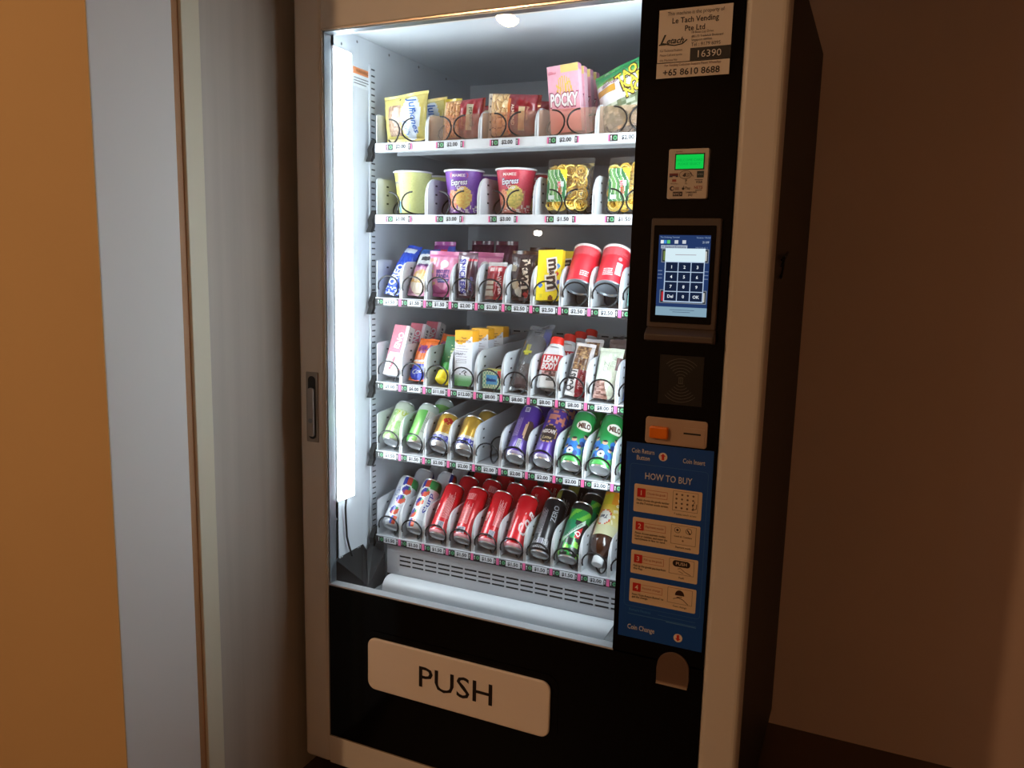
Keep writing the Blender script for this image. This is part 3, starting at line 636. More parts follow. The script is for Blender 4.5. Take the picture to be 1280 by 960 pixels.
# ------------------------------------------------------------------ goods
def hsh(i, j, k=0):
    n = (i*374761393+j*668265263+k*2147483647) & 0xffffffff
    n = ((n ^ (n >> 13))*1274126177) & 0xffffffff
    return ((n ^ (n >> 16)) & 0xffff)/65535.0
def mixc(a, b, t):
    return tuple(round(x*(1-t)+y*t) for x, y in zip(a, b))
def jit(c, i, j, amt=10):
    d = (hsh(i, j, 3)-0.5)*2*amt; return tuple(max(0, min(255, round(x+d))) for x in c)
def fine(a, z, da=0.002, dz=0.0035, fill=0.55):
    """tiny unreadable print: broken rows of specks"""
    return hsh(int(math.floor(a/da)), int(math.floor(z/dz)), 9) < fill and (z/dz) % 1 < 0.6
def bars(a, w=0.0011):
    return hsh(int(math.floor(a/w)), 5, 1) < 0.5

# ---- cans: body, base and lid are parts; origin at the middle of the base
def can(name, label, R, L, paint, loc, lean, spin=0, letters=None, group=None, cat='can', neck=0.86, taper=0.006, mat_=None):
    o = empty(name, loc, label, cat, group)
    prof = [(R*neck, 0.0035), (R*0.93, 0.0055), (R, 0.0105)]+[(R, 0.0105+(L-0.0105-taper-0.006)*k/34) for k in range(1, 35)]+[(R*0.96, L-0.0075), (R*neck, L-0.003)]
    MB().lathe(prof, 52, lambda a, z: paint(a*R, z)).build('body', mat_ or M_can, o, smooth=True)
    MB().lathe([(0.0005, 0.0055), (R*0.55, 0.0045), (R*0.68, 0.0030), (R*0.76, 0.0), (R*0.82, 0.0), (R*neck, 0.0036), (R*0.93, 0.0056)], 36).build('base', M_alu, o, smooth=True)
    MB().lathe([(R*neck, L-0.003), (R*neck+0.0007, L-0.0012), (R*neck, L), (R*neck-0.0018, L), (R*neck-0.003, L-0.0035), (0.0005, L-0.004)], 36).build('lid', M_alu, o, smooth=True)
    if letters:
        m = MB(); sf = lambda u, v, off=0.0: ((R+off)*sin(u/R), -(R+off)*cos(u/R), v)
        sf.curved = True; letters(m, sf); m.build('print', M_print, o)
    return pose(o, (loc[0], loc[1], loc[2]+R*0.84*sin(radians(lean))+0.0052), lean, spin=spin)

# ---- pouches: film body plus crimped seals; the outline is given by its four corners (x, z)
def pouch(name, label, corners, t, paint, loc, lean, roll=0, yaw=0, seal='ends', letters=None, group=None, cat='snack bag', bump=None, nu=34, nv=40, sw=0.07, sealcol=None, mat_=None, seed=1, crease=0.0012, back=None):
    BL, BR, TR, TL = corners; o = empty(name, loc, label, cat, group); mm = mat_ or M_film
    ph = [hsh(seed, k, 4)*6.28 for k in range(8)]
    def xz(u, v):
        return ((BL[0]*(1-u)+BR[0]*u)*(1-v)+(TL[0]*(1-u)+TR[0]*u)*v, (BL[1]*(1-u)+BR[1]*u)*(1-v)+(TL[1]*(1-u)+TR[1]*u)*v)
    a0, a1 = (sw, 1-sw) if seal == 'ends' else (0.0, 1.0)
    b0, b1 = (sw, 1-sw) if seal == 'sides' else (0.0, 1.0)
    def prof(u, v):
        p = min(1, max(0, (u-b0)/(b1-b0))); q = min(1, max(0, (v-a0)/(a1-a0)))
        su = max(0.0, 1-abs(2*p-1)**(3.4 if seal == 'ends' else 2.6))**0.6; sv = max(0.0, 1-abs(2*q-1)**(2.6 if seal == 'ends' else 3.4))**0.6
        return su*sv
    def wr(u, v): return crease*(sin(19*u+5*v+ph[0])*sin(11*v-6*u+ph[1])+0.6*sin(33*u-8*v+ph[2])*abs(2*v-1)+0.5*sin(27*v+9*u+ph[3]))
    def front(u, v, off=0.0):
        x, z = xz(u, v); s = prof(u, v)
        return (x, -t/2*s-(wr(u, v)+(bump(u, v) if bump else 0))*min(1, s*1.6)-0.0006-off, z)
    def rear(u, v):
        x, z = xz(u, v); s = prof(u, v); return (x, t/2*s+wr(1-u, v)*min(1, s*1.6)+0.0006, z)
    rng = lambda f: (lambda p, q: f(b0+(b1-b0)*p, a0+(a1-a0)*q))
    m = MB(); m.grid(rng(front), nu, nv, rng(paint)); m.grid(rng(rear), max(8, nu//2), max(8, nv//2), rng(back or paint), flip=True)
    m.build('film', mm, o, smooth=True, angle=70)
    for e in (0, 1):
        def sf(p, q, e=e):
            if seal == 'ends': u, v = p, (1-a0-0.004)*e-(0.0)+(a0+0.004)*q if e else (a0+0.004)*q
            else: u, v = ((1-b0-0.004)+(b0+0.004)*p if e else (b0+0.004)*p), q
            x, z = xz(u, v); c = 0.0007*sin((u if seal == 'ends' else v)*150)+crease*1.4*sin((u if seal == 'ends' else v)*9+ph[4+e])
            return (x, c, z), (u, v)
        k = (48, 3) if seal == 'ends' else (3, 48)
        mb = MB(); mb.grid(lambda p, q: sf(p, q)[0], k[0], k[1], (lambda p, q: sealcol) if sealcol else (lambda p, q: paint(*sf(p, q)[1])))
        mb.grid(lambda p, q: (sf(p, q)[0][0], sf(p, q)[0][1]+0.0009, sf(p, q)[0][2]), k[0], k[1], (lambda p, q: sealcol) if sealcol else (lambda p, q: paint(*sf(p, q)[1])), flip=True)
        mb.build('seal', mm, o, smooth=True, angle=70)
    if letters:
        m = MB(); w = (abs(BR[0]-BL[0])+abs(TR[0]-TL[0]))/2; h = (abs(TL[1]-BL[1])+abs(TR[1]-BR[1]))/2
        sf = lambda u, v, off=0.0: front(min(1, max(0, u/w+0.5)), min(1, max(0, v/h)), off+0.0006)
        sf.curved = True; letters(m, sf); m.build('print', M_print, o)
    return pose(o, loc, lean, roll, yaw=yaw)
def rectc(w, h, wt=None): return ((-w/2, 0), (w/2, 0), ((wt or w)/2, h), (-(wt or w)/2, h))

# ---- folding cartons: printed shell with a tucked top flap
def carton(name, label, w, d, h, paint, side, top, loc, lean, roll=0, yaw=0, letters=None, group=None, cat='box', nu=20, nv=40):
    o = empty(name, loc, label, cat, group); m = MB(); HALF[o.name] = (d/2, w/2)
    m.grid(lambda u, v: (w*(u-.5), -d/2, h*v), nu, nv, paint)
    m.grid(lambda u, v: (w/2, d*(u-.5), h*v), 6, nv, side)
    m.grid(lambda u, v: (-w*(u-.5), d/2, h*v), 8, 12, paint)
    m.grid(lambda u, v: (-w/2, -d*(u-.5), h*v), 6, nv, side)
    m.add([(-w/2, -d/2, 0), (w/2, -d/2, 0), (w/2, d/2, 0), (-w/2, d/2, 0)], [(3, 2, 1, 0)], [side(.5, 0.02)])
    m.build('shell', M_carton, o)
    f = MB(); f.box(-w/2+0.0004, w/2-0.0004, -d/2+0.0004, d/2-0.0004, h-0.0006, h+0.0003, top); f.build('top_flap', M_carton, o)
    if letters:
        q = MB(); letters(q, lambda u, v, off=0.0: (u, -d/2-off-0.0002, v)); q.build('print', M_print, o)
    return pose(o, loc, lean, roll, yaw=yaw)

def at(k, r, y, dz=0.0, dx=0.0): return (colx(k)+dx, y, ZS[r]+(max(dz, 0.0068) if r < 4 else dz))
def dlane(k): return X0+PITCH*(2*k-1)          # centre of a double lane (1..5)

# ============ top tray
def paint_yellow(u, v):
    if 0.16 < u < 0.48 and 0.10 < v < 0.74:
        i, j = int(u*26), int(v*16); return jit(mixc((140, 104, 78), (190, 164, 142), hsh(i, j)), i, j, 14)
    e = ((u-0.70)/0.22)**2+((v-0.46)/0.44)**2
    if e < 1: return (224, 234, 246)
    if ((u-0.44)/0.12)**2+((v-0.86)/0.09)**2 < 1: return (240, 226, 130)
    return jit((222, 206, 118), int(u*30), int(v*30), 5)
def let_yellow(m, sf):
    c = (28, 96, 178)
    m.text('Jur', 0.021, 0.025, 0.083, sf, c, rot=-72, shear=0.4, bold=0.012); m.text('mones', 0.016, 0.032, 0.046, sf, c, rot=-76, shear=0.4, bold=0.012); m.text('Kuih', 0.013, 0.013, 0.030, sf, (40, 120, 190), rot=-76, shear=0.3)
    m.disc(-0.008, 0.099, 0.0022, sf, (40, 40, 40))
y1 = pouch('snack_bag', 'yellow edged snack bag with blue script at the left end of the top tray', ((-0.052, 0.0), (0.055, 0.0), (0.060, 0.122), (-0.066, 0.110)), 0.042, paint_yellow, (dlane(1)-0.008, YS+0.034, ZS[0]+0.0068), 4, letters=let_yellow, sw=0.06, seed=2, group='yellow snack bags')
dup(y1, 'yellow snack bag half hidden behind the blue script bag on the top tray', (dlane(1)-0.002, YS+0.117, ZS[0]+0.0068), lean=4)
def paint_olive(u, v): return jit((196, 178, 48) if u < 0.2 else (206, 190, 70), int(u*20), int(v*20), 8)
pouch('snack_bag', 'olive yellow bag peeking out left of the peanut bag on the top tray', rectc(0.05, 0.104), 0.020, paint_olive, (dlane(2)-0.041, YS+0.070, ZS[0]+0.0068), 3, seed=5, sw=0.06)
# nuts: rounded kernels stand proud of the film
def cells(nx, ny, seed, asp=1.0):
    pts = [((i+0.15+0.7*hsh(i, j, seed))/nx, (j+0.15+0.7*hsh(i, j, seed+1))/ny, hsh(i, j, seed+2)) for i in range(nx) for j in range(ny)]
    def near(u, v):
        b = 9e9; c = 9e9; s = 0
        for x, y, h in pts:
            d = ((u-x)*nx)**2+((v-y)*ny)**2
            if d < b: c = b; b = d; s = h
            elif d < c: c = d
        return sqrt(b), sqrt(c), s
    return near
def nutbag(seed, win, cols, film, band, nx, ny):
    nr = cells(nx, ny, seed); cache = {}
    def q(u, v):
        k = (round(u, 4), round(v, 4))
        if k not in cache: cache[k] = nr(u, v)
        return cache[k]
    def inwin(u, v): return win[0] < u < win[1] and 0.02 < v < 0.98
    def bump(u, v):
        if not inwin(u, v): return 0.0008*sin(u*40)*sin(v*17)
        b, c, s = q(u, v); return 0.0042*max(0.0, 1-(b/0.62)**2)*min(1, (c-b)*3)
    def paint(u, v):
        if inwin(u, v):
            b, c, s = q(u, v)
            if c-b < 0.07: return mixc(cols[0], (110, 66, 34), 0.6)
            return mixc(cols[0], cols[1], min(1, s*0.7+0.35*(c-b)))
        for u0, u1, v0, v1, cc in band:
            if u0 < u < u1 and v0 < v < v1: return cc
        return jit(film, int(u*24), int(v*18), 10)
    return bump, paint
b2, p2 = nutbag(11, (0.05, 0.48), ((186, 126, 76), (240, 202, 148)), (150, 30, 44), [(0.0, 0.05, 0, 1, (214, 190, 160)), (0.66, 0.80, 0.18, 0.82, (196, 190, 160))], 10, 6)
def let_peanut(m, sf):
    m.text('PEANUTS', 0.0075, 0.029, 0.046, sf, (60, 50, 40), rot=-80, bold=0.01); m.text('Roasted', 0.006, 0.008, 0.04, sf, (236, 190, 160), rot=-80, shear=0.3)
n2 = pouch('nut_bag', 'brown peanut bag with dark red right half on the top tray', ((-0.052, 0.0), (0.052, 0.0), (0.057, 0.095), (-0.052, 0.090)), 0.042, p2, (dlane(2)+0.008, YS+0.034, ZS[0]+0.0068), 5, seal='sides', letters=let_peanut, bump=b2, nu=64, nv=46, seed=3, sw=0.05, group='nut bags')
dup(n2, 'dark red nut bag standing behind the brown peanut bag', (dlane(2)+0.010, YS+0.119, ZS[0]+0.0068), lean=5)
b3, p3 = nutbag(23, (0.09, 0.45), ((214, 170, 110), (250, 222, 172)), (134, 26, 40), [(0, 0.09, 0, 1, (222, 214, 204)), (0.66, 0.77, 0.10, 0.66, (220, 200, 160)), (0.45, 0.50, 0.05, 0.85, (226, 130, 70))], 9, 5)
def let_nut(m, sf):
    m.text('ALMOND', 0.0078, 0.008, 0.046, sf, (244, 226, 206), rot=-88, bold=0.008); m.text('Premium', 0.006, 0.042, 0.05, sf, (244, 200, 170), rot=-88)
    for k in range(5): m.disc(-0.060, 0.018+k*0.017, 0.0022, sf, (70, 70, 80))
n3 = pouch('nut_bag', 'large pale nut bag with white spotted left seal on the top tray', ((-0.066, 0.0), (0.064, 0.0), (0.068, 0.092), (-0.068, 0.104)), 0.046, p3, (dlane(3)-0.002, YS+0.036, ZS[0]+0.0068), 4, seal='sides', letters=let_nut, bump=b3, nu=72, nv=48, seed=4, sw=0.06, group='nut bags')
dup(n3, 'dark red nut bag showing behind the right end of the pale nut bag', (dlane(3)+0.002, YS+0.119, ZS[0]+0.0068), lean=4)
PINK = (238, 176, 196)
def paint_pink(u, v):
    if v > 0.88 and u > 0.42: return (232, 206, 130)
    if 0.44 < v < 0.88:
        x = (u-0.52)/(0.20+0.5*(v-0.44)); 
        if abs(x) < 1 and v < 0.84-0.25*abs(x)**2 and (x*5.5) % 1 < 0.62: return (226, 186, 90) if v > 0.56 else (238, 160, 178)
    return jit(PINK, int(u*20), int(v*30), 4)
def let_pink(m, sf):
    m.text('POCKY', 0.027, 0.0, 0.071, sf, (246, 244, 244), rot=-3, bold=0.035, w=0.066, off=0.0010); m.text('POCKY', 0.029, 0.0, 0.071, sf, (150, 70, 100), rot=-3, bold=0.075, w=0.070, off=0.0005)
    m.text('Glico', 0.006, -0.025, 0.131, sf, (190, 40, 60), shear=0.3, bold=0.01); m.text('Strawberry', 0.0055, 0.003, 0.048, sf, (200, 80, 120))
pk = carton('biscuit_box', 'pink biscuit stick box at the front of its lane on the top tray', 0.074, 0.022, 0.146, paint_pink, lambda u, v: (236, 190, 206) if v < 0.9 else (220, 150, 176), (246, 226, 232), (dlane(4)-0.008, YS+0.036, ZS[0]+0.0068), -3, roll=-5, letters=let_pink, group='pink biscuit boxes', nu=30, nv=44)
for k, w in enumerate(('second', 'third', 'fourth')):
    dup(pk, w+' pink biscuit stick box in line from the front, top tray', (dlane(4)-0.008+0.004*k, YS+0.036+0.0325*(k+1), ZS[0]+0.0068), lean=-3, roll=-4)
def paint_green(u, v):
    if v > 0.86: return (38, 150, 84)
    if v > 0.78-0.04*u: return mixc((38, 150, 84), (170, 214, 100), min(1, (0.86-v)/0.10))
    if v < 0.40:
        i, j = int(u*14), int(v*20); return mixc((96, 112, 84), (196, 204, 188), hsh(i, j, 8)**1.3)
    if u < 0.30 and 0.60 < v < 0.70: return (198, 150, 60)
    if v < 0.47: return (224, 226, 230)
    return mixc((206, 204, 232), (236, 238, 244), min(1, abs(u-0.55)*2))
def let_green(m, sf):
    for t, x, z, h, rt in (('TAO', -0.004, 0.106, 0.021, 20), ('KAE', 0.008, 0.085, 0.019, 14), ('NOI', 0.014, 0.066, 0.018, 10)):
        m.text(t, h*1.15, x, z, sf, (70, 50, 20), rot=rt, bold=0.085, off=0.0006, w=0.052); m.text(t, h, x, z, sf, (246, 224, 70), rot=rt, bold=0.03, off=0.0012, w=0.047)
    m.text('CRISPY', 0.006, -0.043, 0.109, sf, (120, 40, 20), bold=0.01); m.text('SEAWEED', 0.006, -0.043, 0.101, sf, (120, 40, 20), bold=0.01)
    m.text('Classic', 0.006, -0.042, 0.131, sf, (240, 244, 240), shear=0.3); m.disc(0.005, 0.143, 0.003, sf, (20, 40, 24))
pouch('seaweed_bag', 'green and white seaweed snack bag tilted at the right end of the top tray', ((-0.066, 0.0), (0.074, 0.026), (0.080, 0.172), (-0.082, 0.128)), 0.05, paint_green, (dlane(5)+0.000, YS+0.045, ZS[0]+0.014), 6, roll=-8, letters=let_green, seed=8, sw=0.05, nu=44, nv=48, crease=0.0018)

# ============ second tray: noodle cups and ring snacks
def cup(label, col, col2, rib, ribtxt, script, loc, art, spin=0, group='noodle cups'):
    o = empty('noodle_cup', loc, label, 'noodle cup', group); r0, r1, h = 0.034, 0.0475, 0.1015
    def rad(z): return r0+(r1-r0)*z/h
    pr = [(rad(h*k/34), h*k/34) for k in range(35)]
    MB().lathe(pr, 60, lambda a, z: art(a*0.042, z), cap0=True).build('body', M_carton, o, smooth=True)
    MB().lathe([(rad(h), h-0.003), (r1+0.0026, h-0.0028), (r1+0.0032, h-0.0006), (r1+0.0022, h+0.0012), (r1-0.001, h+0.0008)], 48).build('rim', mat('cup rim', (232, 232, 236), rough=0.4), o, smooth=True)
    MB().lathe([(r1+0.0005, h+0.0011), (0.0005, h+0.0011)], 40).build('lid', mat('foil lid', (220, 222, 226), rough=0.3, metal=0.5), o)
    m = MB(); sf = lambda u, v, off=0.0: ((rad(v)+off)*sin(u/0.042), -(rad(v)+off)*cos(u/0.042), v)
    if ribtxt:
        m.flat(rrect(-0.022, 0.022, 0.0815, 0.0945, 0.006), sf, rib, 0.0005)
        m.text(ribtxt, 0.0068, 0, 0.088, sf, (240, 226, 220), bold=0.01, off=0.0010); m.text(script, 0.014, 0.0, 0.070, sf, (70, 40, 110), rot=4, shear=0.3, bold=0.07, off=0.0008, w=0.044); m.text(script, 0.013, 0.0, 0.070, sf, (240, 240, 244), rot=4, shear=0.3, bold=0.02, off=0.0013, w=0.041); m.text('Cup', 0.008, 0.004, 0.058, sf, (240, 240, 244), shear=0.3, bold=0.02)
    else:
        for k in range(9): m.stroke([(-0.002, 0.082-k*0.0055), (0.024-(k % 3)*0.004, 0.082-k*0.0055)], 0.0014, sf, (170, 180, 120))
        m.rect(-0.012, 0.014, 0.006, 0.022, sf, (196, 190, 206)); m.text('Curry', 0.013, -0.038, 0.07, sf, (70, 90, 170), rot=10, shear=0.3, bold=0.02)
    m.build('print', M_print, o)
    return pose(o, loc, 0, spin=spin)
def art_y(a, z):
    if a < -0.018: return (236, 226, 110) if z > 0.03 or a < -0.03 else (120, 170, 200)
    return jit((216, 220, 150), int(a*800), int(z*600), 4)
def art_p(c, c2, c3):
    def f(a, z):
        e = ((a-0.012)/0.022)**2+((z-0.036)/0.026)**2
        if e < 1: return mixc((240, 214, 120), c3, hsh(int(a*420), int(z*420), 2)*0.6)
        e = ((a+0.018)/0.016)**2+((z-0.032)/0.022)**2
        if e < 1: return mixc((228, 120, 80), (236, 190, 160), hsh(int(a*420), int(z*420), 5))
        if -0.018 < a < 0.0 and 0.044 < z < 0.054: return (70, 60, 84)
        if z < 0.018 and hsh(int(a*300), int(z*300), 6) < 0.3: return (236, 224, 220)
        return jit(c, int(a*900), int(z*700), 5) if z > 0.05 or abs(a) > 0.04 else jit(c2, int(a*900), int(z*700), 8)
    return f
zc = ZS[1]+0.0068
cup('yellow noodle cup showing its pale side panel, second tray', None, None, None, None, None, (dlane(1)-0.005, YS+0.066, zc), art_y)
cup('purple noodle cup with white script, second tray', None, None, (206, 90, 110), 'MAMEE', 'Express', (dlane(2)-0.002, YS+0.066, zc), art_p((120, 70, 160), (140, 84, 170), (226, 150, 80)), spin=10)
cup('red noodle cup with white script, second tray', None, None, (190, 40, 60), 'MAMEE', 'Express', (dlane(3)-0.005, YS+0.066, zc), art_p((196, 58, 78), (200, 120, 110), (150, 150, 80)), spin=4)
cup('yellow noodle cup standing behind the pale yellow one', None, None, None, None, None, (dlane(1)-0.003, YS+0.192, zc), art_y)
cup('grey rimmed noodle cup standing behind the purple one', None, None, (206, 90, 110), 'MAMEE', 'Express', (dlane(2)-0.002, YS+0.192, zc), art_p((120, 70, 160), (140, 84, 170), (226, 150, 80)))
cup('noodle cup standing behind the red one', None, None, (190, 40, 60), 'MAMEE', 'Express', (dlane(3)-0.003, YS+0.192, zc), art_p((196, 58, 78), (200, 120, 110), (150, 150, 80)))
def nest(seed):
    """one curled fried noodle ring: strands wound round and round"""
    rr = random.Random(seed); m = MB()
    for k in range(4):
        R = 0.0140-k*0.0034; ph = rr.random()*6.28; t1, t2 = rr.uniform(-.5, .5), rr.uniform(-.5, .5); pts = []
        for i in range(18):
            a = 2*pi*i/18; pts.append((R*cos(a), R*sin(a)*t1+R*cos(a)*t2*0.6+0.0025*sin(2*a+ph), R*sin(a)))
        c = mixc((252, 200, 72), (255, 234, 140), rr.random())
        m.tube(pts, 0.0018, 5, closed=True, col=c)
    return m
M_noodle = mat('fried noodle', attr=True, rough=0.5)
NEST = []
def ringbag(label, loc, yaw=0, roll=0, seed=0):
    w, h = 0.112, 0.112
    o = pouch('ring_snack_bag', label, ((-w/2-0.004, 0), (w/2-0.002, 0), (w/2+0.006, h+0.012), (-w/2+0.006, h+0.010)), 0.05, lambda u, v: (230, 232, 236), loc, 3, roll=roll, yaw=yaw, mat_=M_clear, seed=seed, sw=0.10, crease=0.002, group='clear bags of yellow rings')
    rr = random.Random(seed)
    if not NEST:
        for k in range(4): NEST.append(nest(k+3).build('snack_ring', M_noodle, None, smooth=True))
        first = True
    else: first = False
    n = 0
    for j in range(4):
        for i in range(4):
            for l in (0, 1):
                u = (i+0.5)/4-0.5; x = u*(w-0.022)+rr.uniform(-.003, .003); z = 0.018+j*0.0245+rr.uniform(-.003, .003)
                if j in (1, 2) and i in (1, ) and l == 0: continue
                if n < 4 and first: s = NEST[n]
                else: s = NEST[rr.randrange(4)].copy(); C.objects.link(s)
                n += 1; s.parent = o; e = 1-abs(2*u)**3*0.8
                s.location = (x, (-0.0165 if l == 0 else -0.002)*e, z); s.rotation_euler = (rr.uniform(-.45, .45), rr.uniform(0, 6), rr.uniform(-.45, .45))
    m = MB(); fr_ = lambda u, v, off=0.0: (u, -0.0285-off+0.35*(u+0.012)**2*10, v)
    m.grid(lambda u, v: fr_(-0.042+0.048*u, 0.022+0.072*v), 22, 30, lambda u, v: (232, 220, 60) if u+v > 1.62 else ((206, 218, 218) if (0.55 < u < 0.85 and 0.45 < v < 0.62) or (0.1 < u < .4 and .06 < v < .2) else ((206, 216, 196) if sin(u*30+v*9+2*sin(v*9)) > 0.80 else mixc((40, 104, 64), (110, 160, 96), hsh(int(u*9+v*3), int(v*3+u*9), 4)))))
    m.text('RINGS', 0.0075, -0.010, 0.052, fr_, (210, 40, 60), rot=-80, bold=0.02)
    m.build('inner_label', M_carton, o)
    return o
ringbag('clear bag of yellow ring snacks with green label, left of two', (dlane(4)-0.008, YS+0.045, ZS[1]+0.0068), seed=21)
ringbag('clear bag of yellow ring snacks cut off by the black panel', (dlane(5)-0.004, YS+0.045, ZS[1]+0.0068), yaw=0, seed=22)

# ============ third tray
T3 = ZS[2]
def flatpaint(c, amt=6): return lambda u, v: jit(c, int(u*22), int(v*30), amt)
def paint_blue(u, v):
    if 0.80 < v < 0.92 and 0.15 < u < 0.85: return (226, 234, 246)
    if v < 0.13 and hsh(int(u*9), int(v*60), 2) < 0.4: return (220, 230, 246)
    return jit((38, 74, 190), int(u*20), int(v*40), 9)
pouch('biscuit_pack', 'slim blue cookie pack leaning at the left end of the third tray', rectc(0.047, 0.152), 0.03, paint_blue, at(1, 2, YS+0.020, 0.004, -0.006), 33, roll=9, letters=lambda m, sf: (m.text('OREO', 0.021, -0.003, 0.053, sf, (240, 244, 250), rot=84, bold=0.03, w=0.060), m.text('Original', 0.007, 0.014, 0.060, sf, (220, 230, 246), rot=84)), seed=31, sw=0.06)
def paint_bowl(u, v):
    if v > 0.86: return (40, 90, 160)
    if v > 0.70: return (232, 234, 236) if not (0.3 < u < 0.75 and v < 0.79) else (70, 74, 84)
    if v > 0.54: return (206, 214, 216) if v > 0.62 else (176, 110, 160)
    e = ((u-0.52)/0.42)**2+((v-0.26)/0.24)**2
    if e < 1: return mixc((238, 232, 226), (212, 164, 80), hsh(int(u*11), int(v*20), 3) if v > 0.24 else 0.15)
    return (196, 140, 170)
pouch('biscuit_pack', 'pale pink biscuit pack with a bowl picture, second lane of the third tray', rectc(0.058, 0.138, 0.056), 0.03, paint_bowl, at(2, 2, YS+0.022, 0.004, -0.002), 32, letters=lambda m, sf: m.text('Biscuit', 0.008, 0, 0.083, sf, (60, 40, 110), bold=0.015), seed=32, sw=0.05)
def paint_pp(u, v):
    if v > 0.86: return (206, 110, 160)
    if v < 0.20+0.05*sin(u*9): return (196, 96, 150)
    if u < 0.22 and 0.2 < v < 0.68 and hsh(int(u*18), int(v*16), 7) < 0.55: return (224, 190, 120)
    if u < 0.30 and 0.74 < v < 0.84: return (190, 130, 120)
    return jit((230, 150, 186), int(u*20), int(v*30), 5)
def let_pp(m, sf):
    m.disc(0.004, 0.080, 0.011, sf, (236, 232, 236), ry=0.010)
    m.text('BISCUITS', 0.0085, 0.002, 0.0615, sf, (70, 50, 140), bold=0.03, w=0.036)
    m.text('PANDA', 0.0095, 0.002, 0.0505, sf, (52, 50, 130), bold=0.035, w=0.036)
    m.flat([(-0.016, 0.0425), (0.022, 0.0435), (0.018, 0.035), (-0.013, 0.0335)], sf, (60, 60, 140)); m.text('Strawberry', 0.005, 0.002, 0.0385, sf, (230, 220, 240), off=0.0011)
pp = pouch('biscuit_pouch', 'large pink biscuit pouch with navy lettering in the third lane', ((-0.031, 0.0), (0.031, 0.0), (0.049, 0.113), (-0.051, 0.115)), 0.034, paint_pp, at(3, 2, YS+0.036, 0.003, -0.003), 8, letters=let_pp, seed=33, sw=0.08, nu=40, nv=48, group='pink biscuit pouches')
dup(pp, 'pink biscuit pouch behind the chocolate bar with white label', at(4, 2, YS+0.112, 0.003, 0.000), lean=6)
def paint_violet(u, v): return (176, 70, 160) if v > 0.9 else ((210, 60, 70) if 0.72 < v < 0.84 and 0.25 < u < 0.7 else ((70, 90, 190) if 0.7 < v < 0.9 and u > 0.7 else (150, 60, 150)))
pouch('biscuit_pouch', 'violet pouch standing behind the pale pink biscuit pack', rectc(0.066, 0.14), 0.03, paint_violet, at(2, 2, YS+0.15, 0.003, 0.002), 4, seed=35)
mb_ = pouch('snack_bag', 'dark maroon bag at the back of the fourth lane, third tray', rectc(0.066, 0.145), 0.04, flatpaint((104, 40, 74), 8), at(4, 2, YS+0.24), 2, seed=36, group='dark maroon bags')
dup(mb_, 'dark maroon bag at the back of the third lane, third tray', at(3, 2, YS+0.24), lean=2)
pouch('snack_bag', 'dark navy bag at the back behind the violet pouch', rectc(0.064, 0.12), 0.04, flatpaint((50, 52, 96), 8), at(2, 2, YS+0.26, 0.003, 0.0), 2, seed=37)
def paint_choc(u, v):
    if v > 0.86: return (120, 96, 110)
    if v > 0.80 and u > 0.45: return (190, 50, 70)
    return jit((72, 44, 58), int(u*20), int(v*30), 8)
def let_choc(m, sf):
    m.flat([(-0.0185, 0.007), (0.002, 0.006), (0.005, 0.098), (-0.0155, 0.103)], sf, (238, 238, 246)); m.text('SNICKERS', 0.0145, -0.0068, 0.0535, sf, (40, 44, 160), rot=-88, bold=0.03, w=0.084, off=0.0011)
    m.text('almond', 0.0078, 0.0165, 0.035, sf, (130, 150, 220), rot=-98, shear=0.3)
ch = pouch('chocolate_bar', 'brown chocolate bar with white label and blue letters, third tray', rectc(0.052, 0.112, 0.054), 0.022, paint_choc, at(4, 2, YS+0.022, 0.003, -0.005), 5, letters=let_choc, seed=38, sw=0.06)
pouch('chocolate_bar', 'dark chocolate bar behind the one with white label', rectc(0.05, 0.095), 0.022, flatpaint((40, 30, 40)), at(4, 2, YS+0.175, 0.003, 0.0), 3, seed=39)
def paint_kk(u, v):
    if v > 0.88: return (206, 204, 206)
    if v > 0.70: return (176, 44, 60) if not ((0.2 < u < 0.4 or 0.58 < u < 0.8) and 0.73 < v < 0.84) else (232, 210, 210)
    if u < 0.46 and v < 0.48: return (196, 186, 170) if bars(v*0.09, 0.004) else (130, 90, 80)
    return jit((150, 34, 48), int(u*20), int(v*26), 10)
pouch('wafer_pack', 'small red wafer pack with silver top in the fifth lane', rectc(0.050, 0.092), 0.018, paint_kk, at(5, 2, YS+0.020, 0.003, 0.0), 14, letters=lambda m, sf: m.text('WAFER', 0.0095, 0.014, 0.034, sf, (236, 210, 210), rot=-84, bold=0.02, w=0.045), seed=40, sw=0.07)
def paint_mm(c, spots, dark):
    def f(u, v):
        for x, y, r, cc in spots:
            if ((u-x)*0.6)**2+(v-y)**2 < r*r: return cc
        return jit(c, int(u*24), int(v*30), dark)
    return f
br = [(0.2, 0.30, 0.10, (196, 172, 140)), (0.33, 0.16, 0.09, (226, 214, 196)), (0.6, 0.1, 0.055, (196, 60, 60)), (0.75, 0.16, 0.05, (150, 60, 50)), (0.15, 0.62, 0.07, (180, 170, 150))]
def let_mm(c1, c2):
    def f(m, sf):
        for t, z, h in (('m', 0.083, 0.026), ('&', 0.0635, 0.012), ('m', 0.041, 0.030)):
            m.text(t, h*1.12, 0.007, z, sf, c2, rot=-82, bold=0.09, off=0.0006); m.text(t, h, 0.007, z, sf, c1, rot=-82, bold=0.035, off=0.0012)
    return f
pouch('candy_pouch', 'brown candy pouch with big white letters, third tray', ((-0.031, 0), (0.031, 0), (0.037, 0.120), (-0.046, 0.122)), 0.036, paint_mm((62, 40, 40), br, 8), at(6, 2, YS+0.036, 0.003, 0.0), 13, roll=0, letters=let_mm((226, 210, 190), (40, 20, 20)), seed=41, sw=0.07, nu=40, nv=48, crease=0.0022)
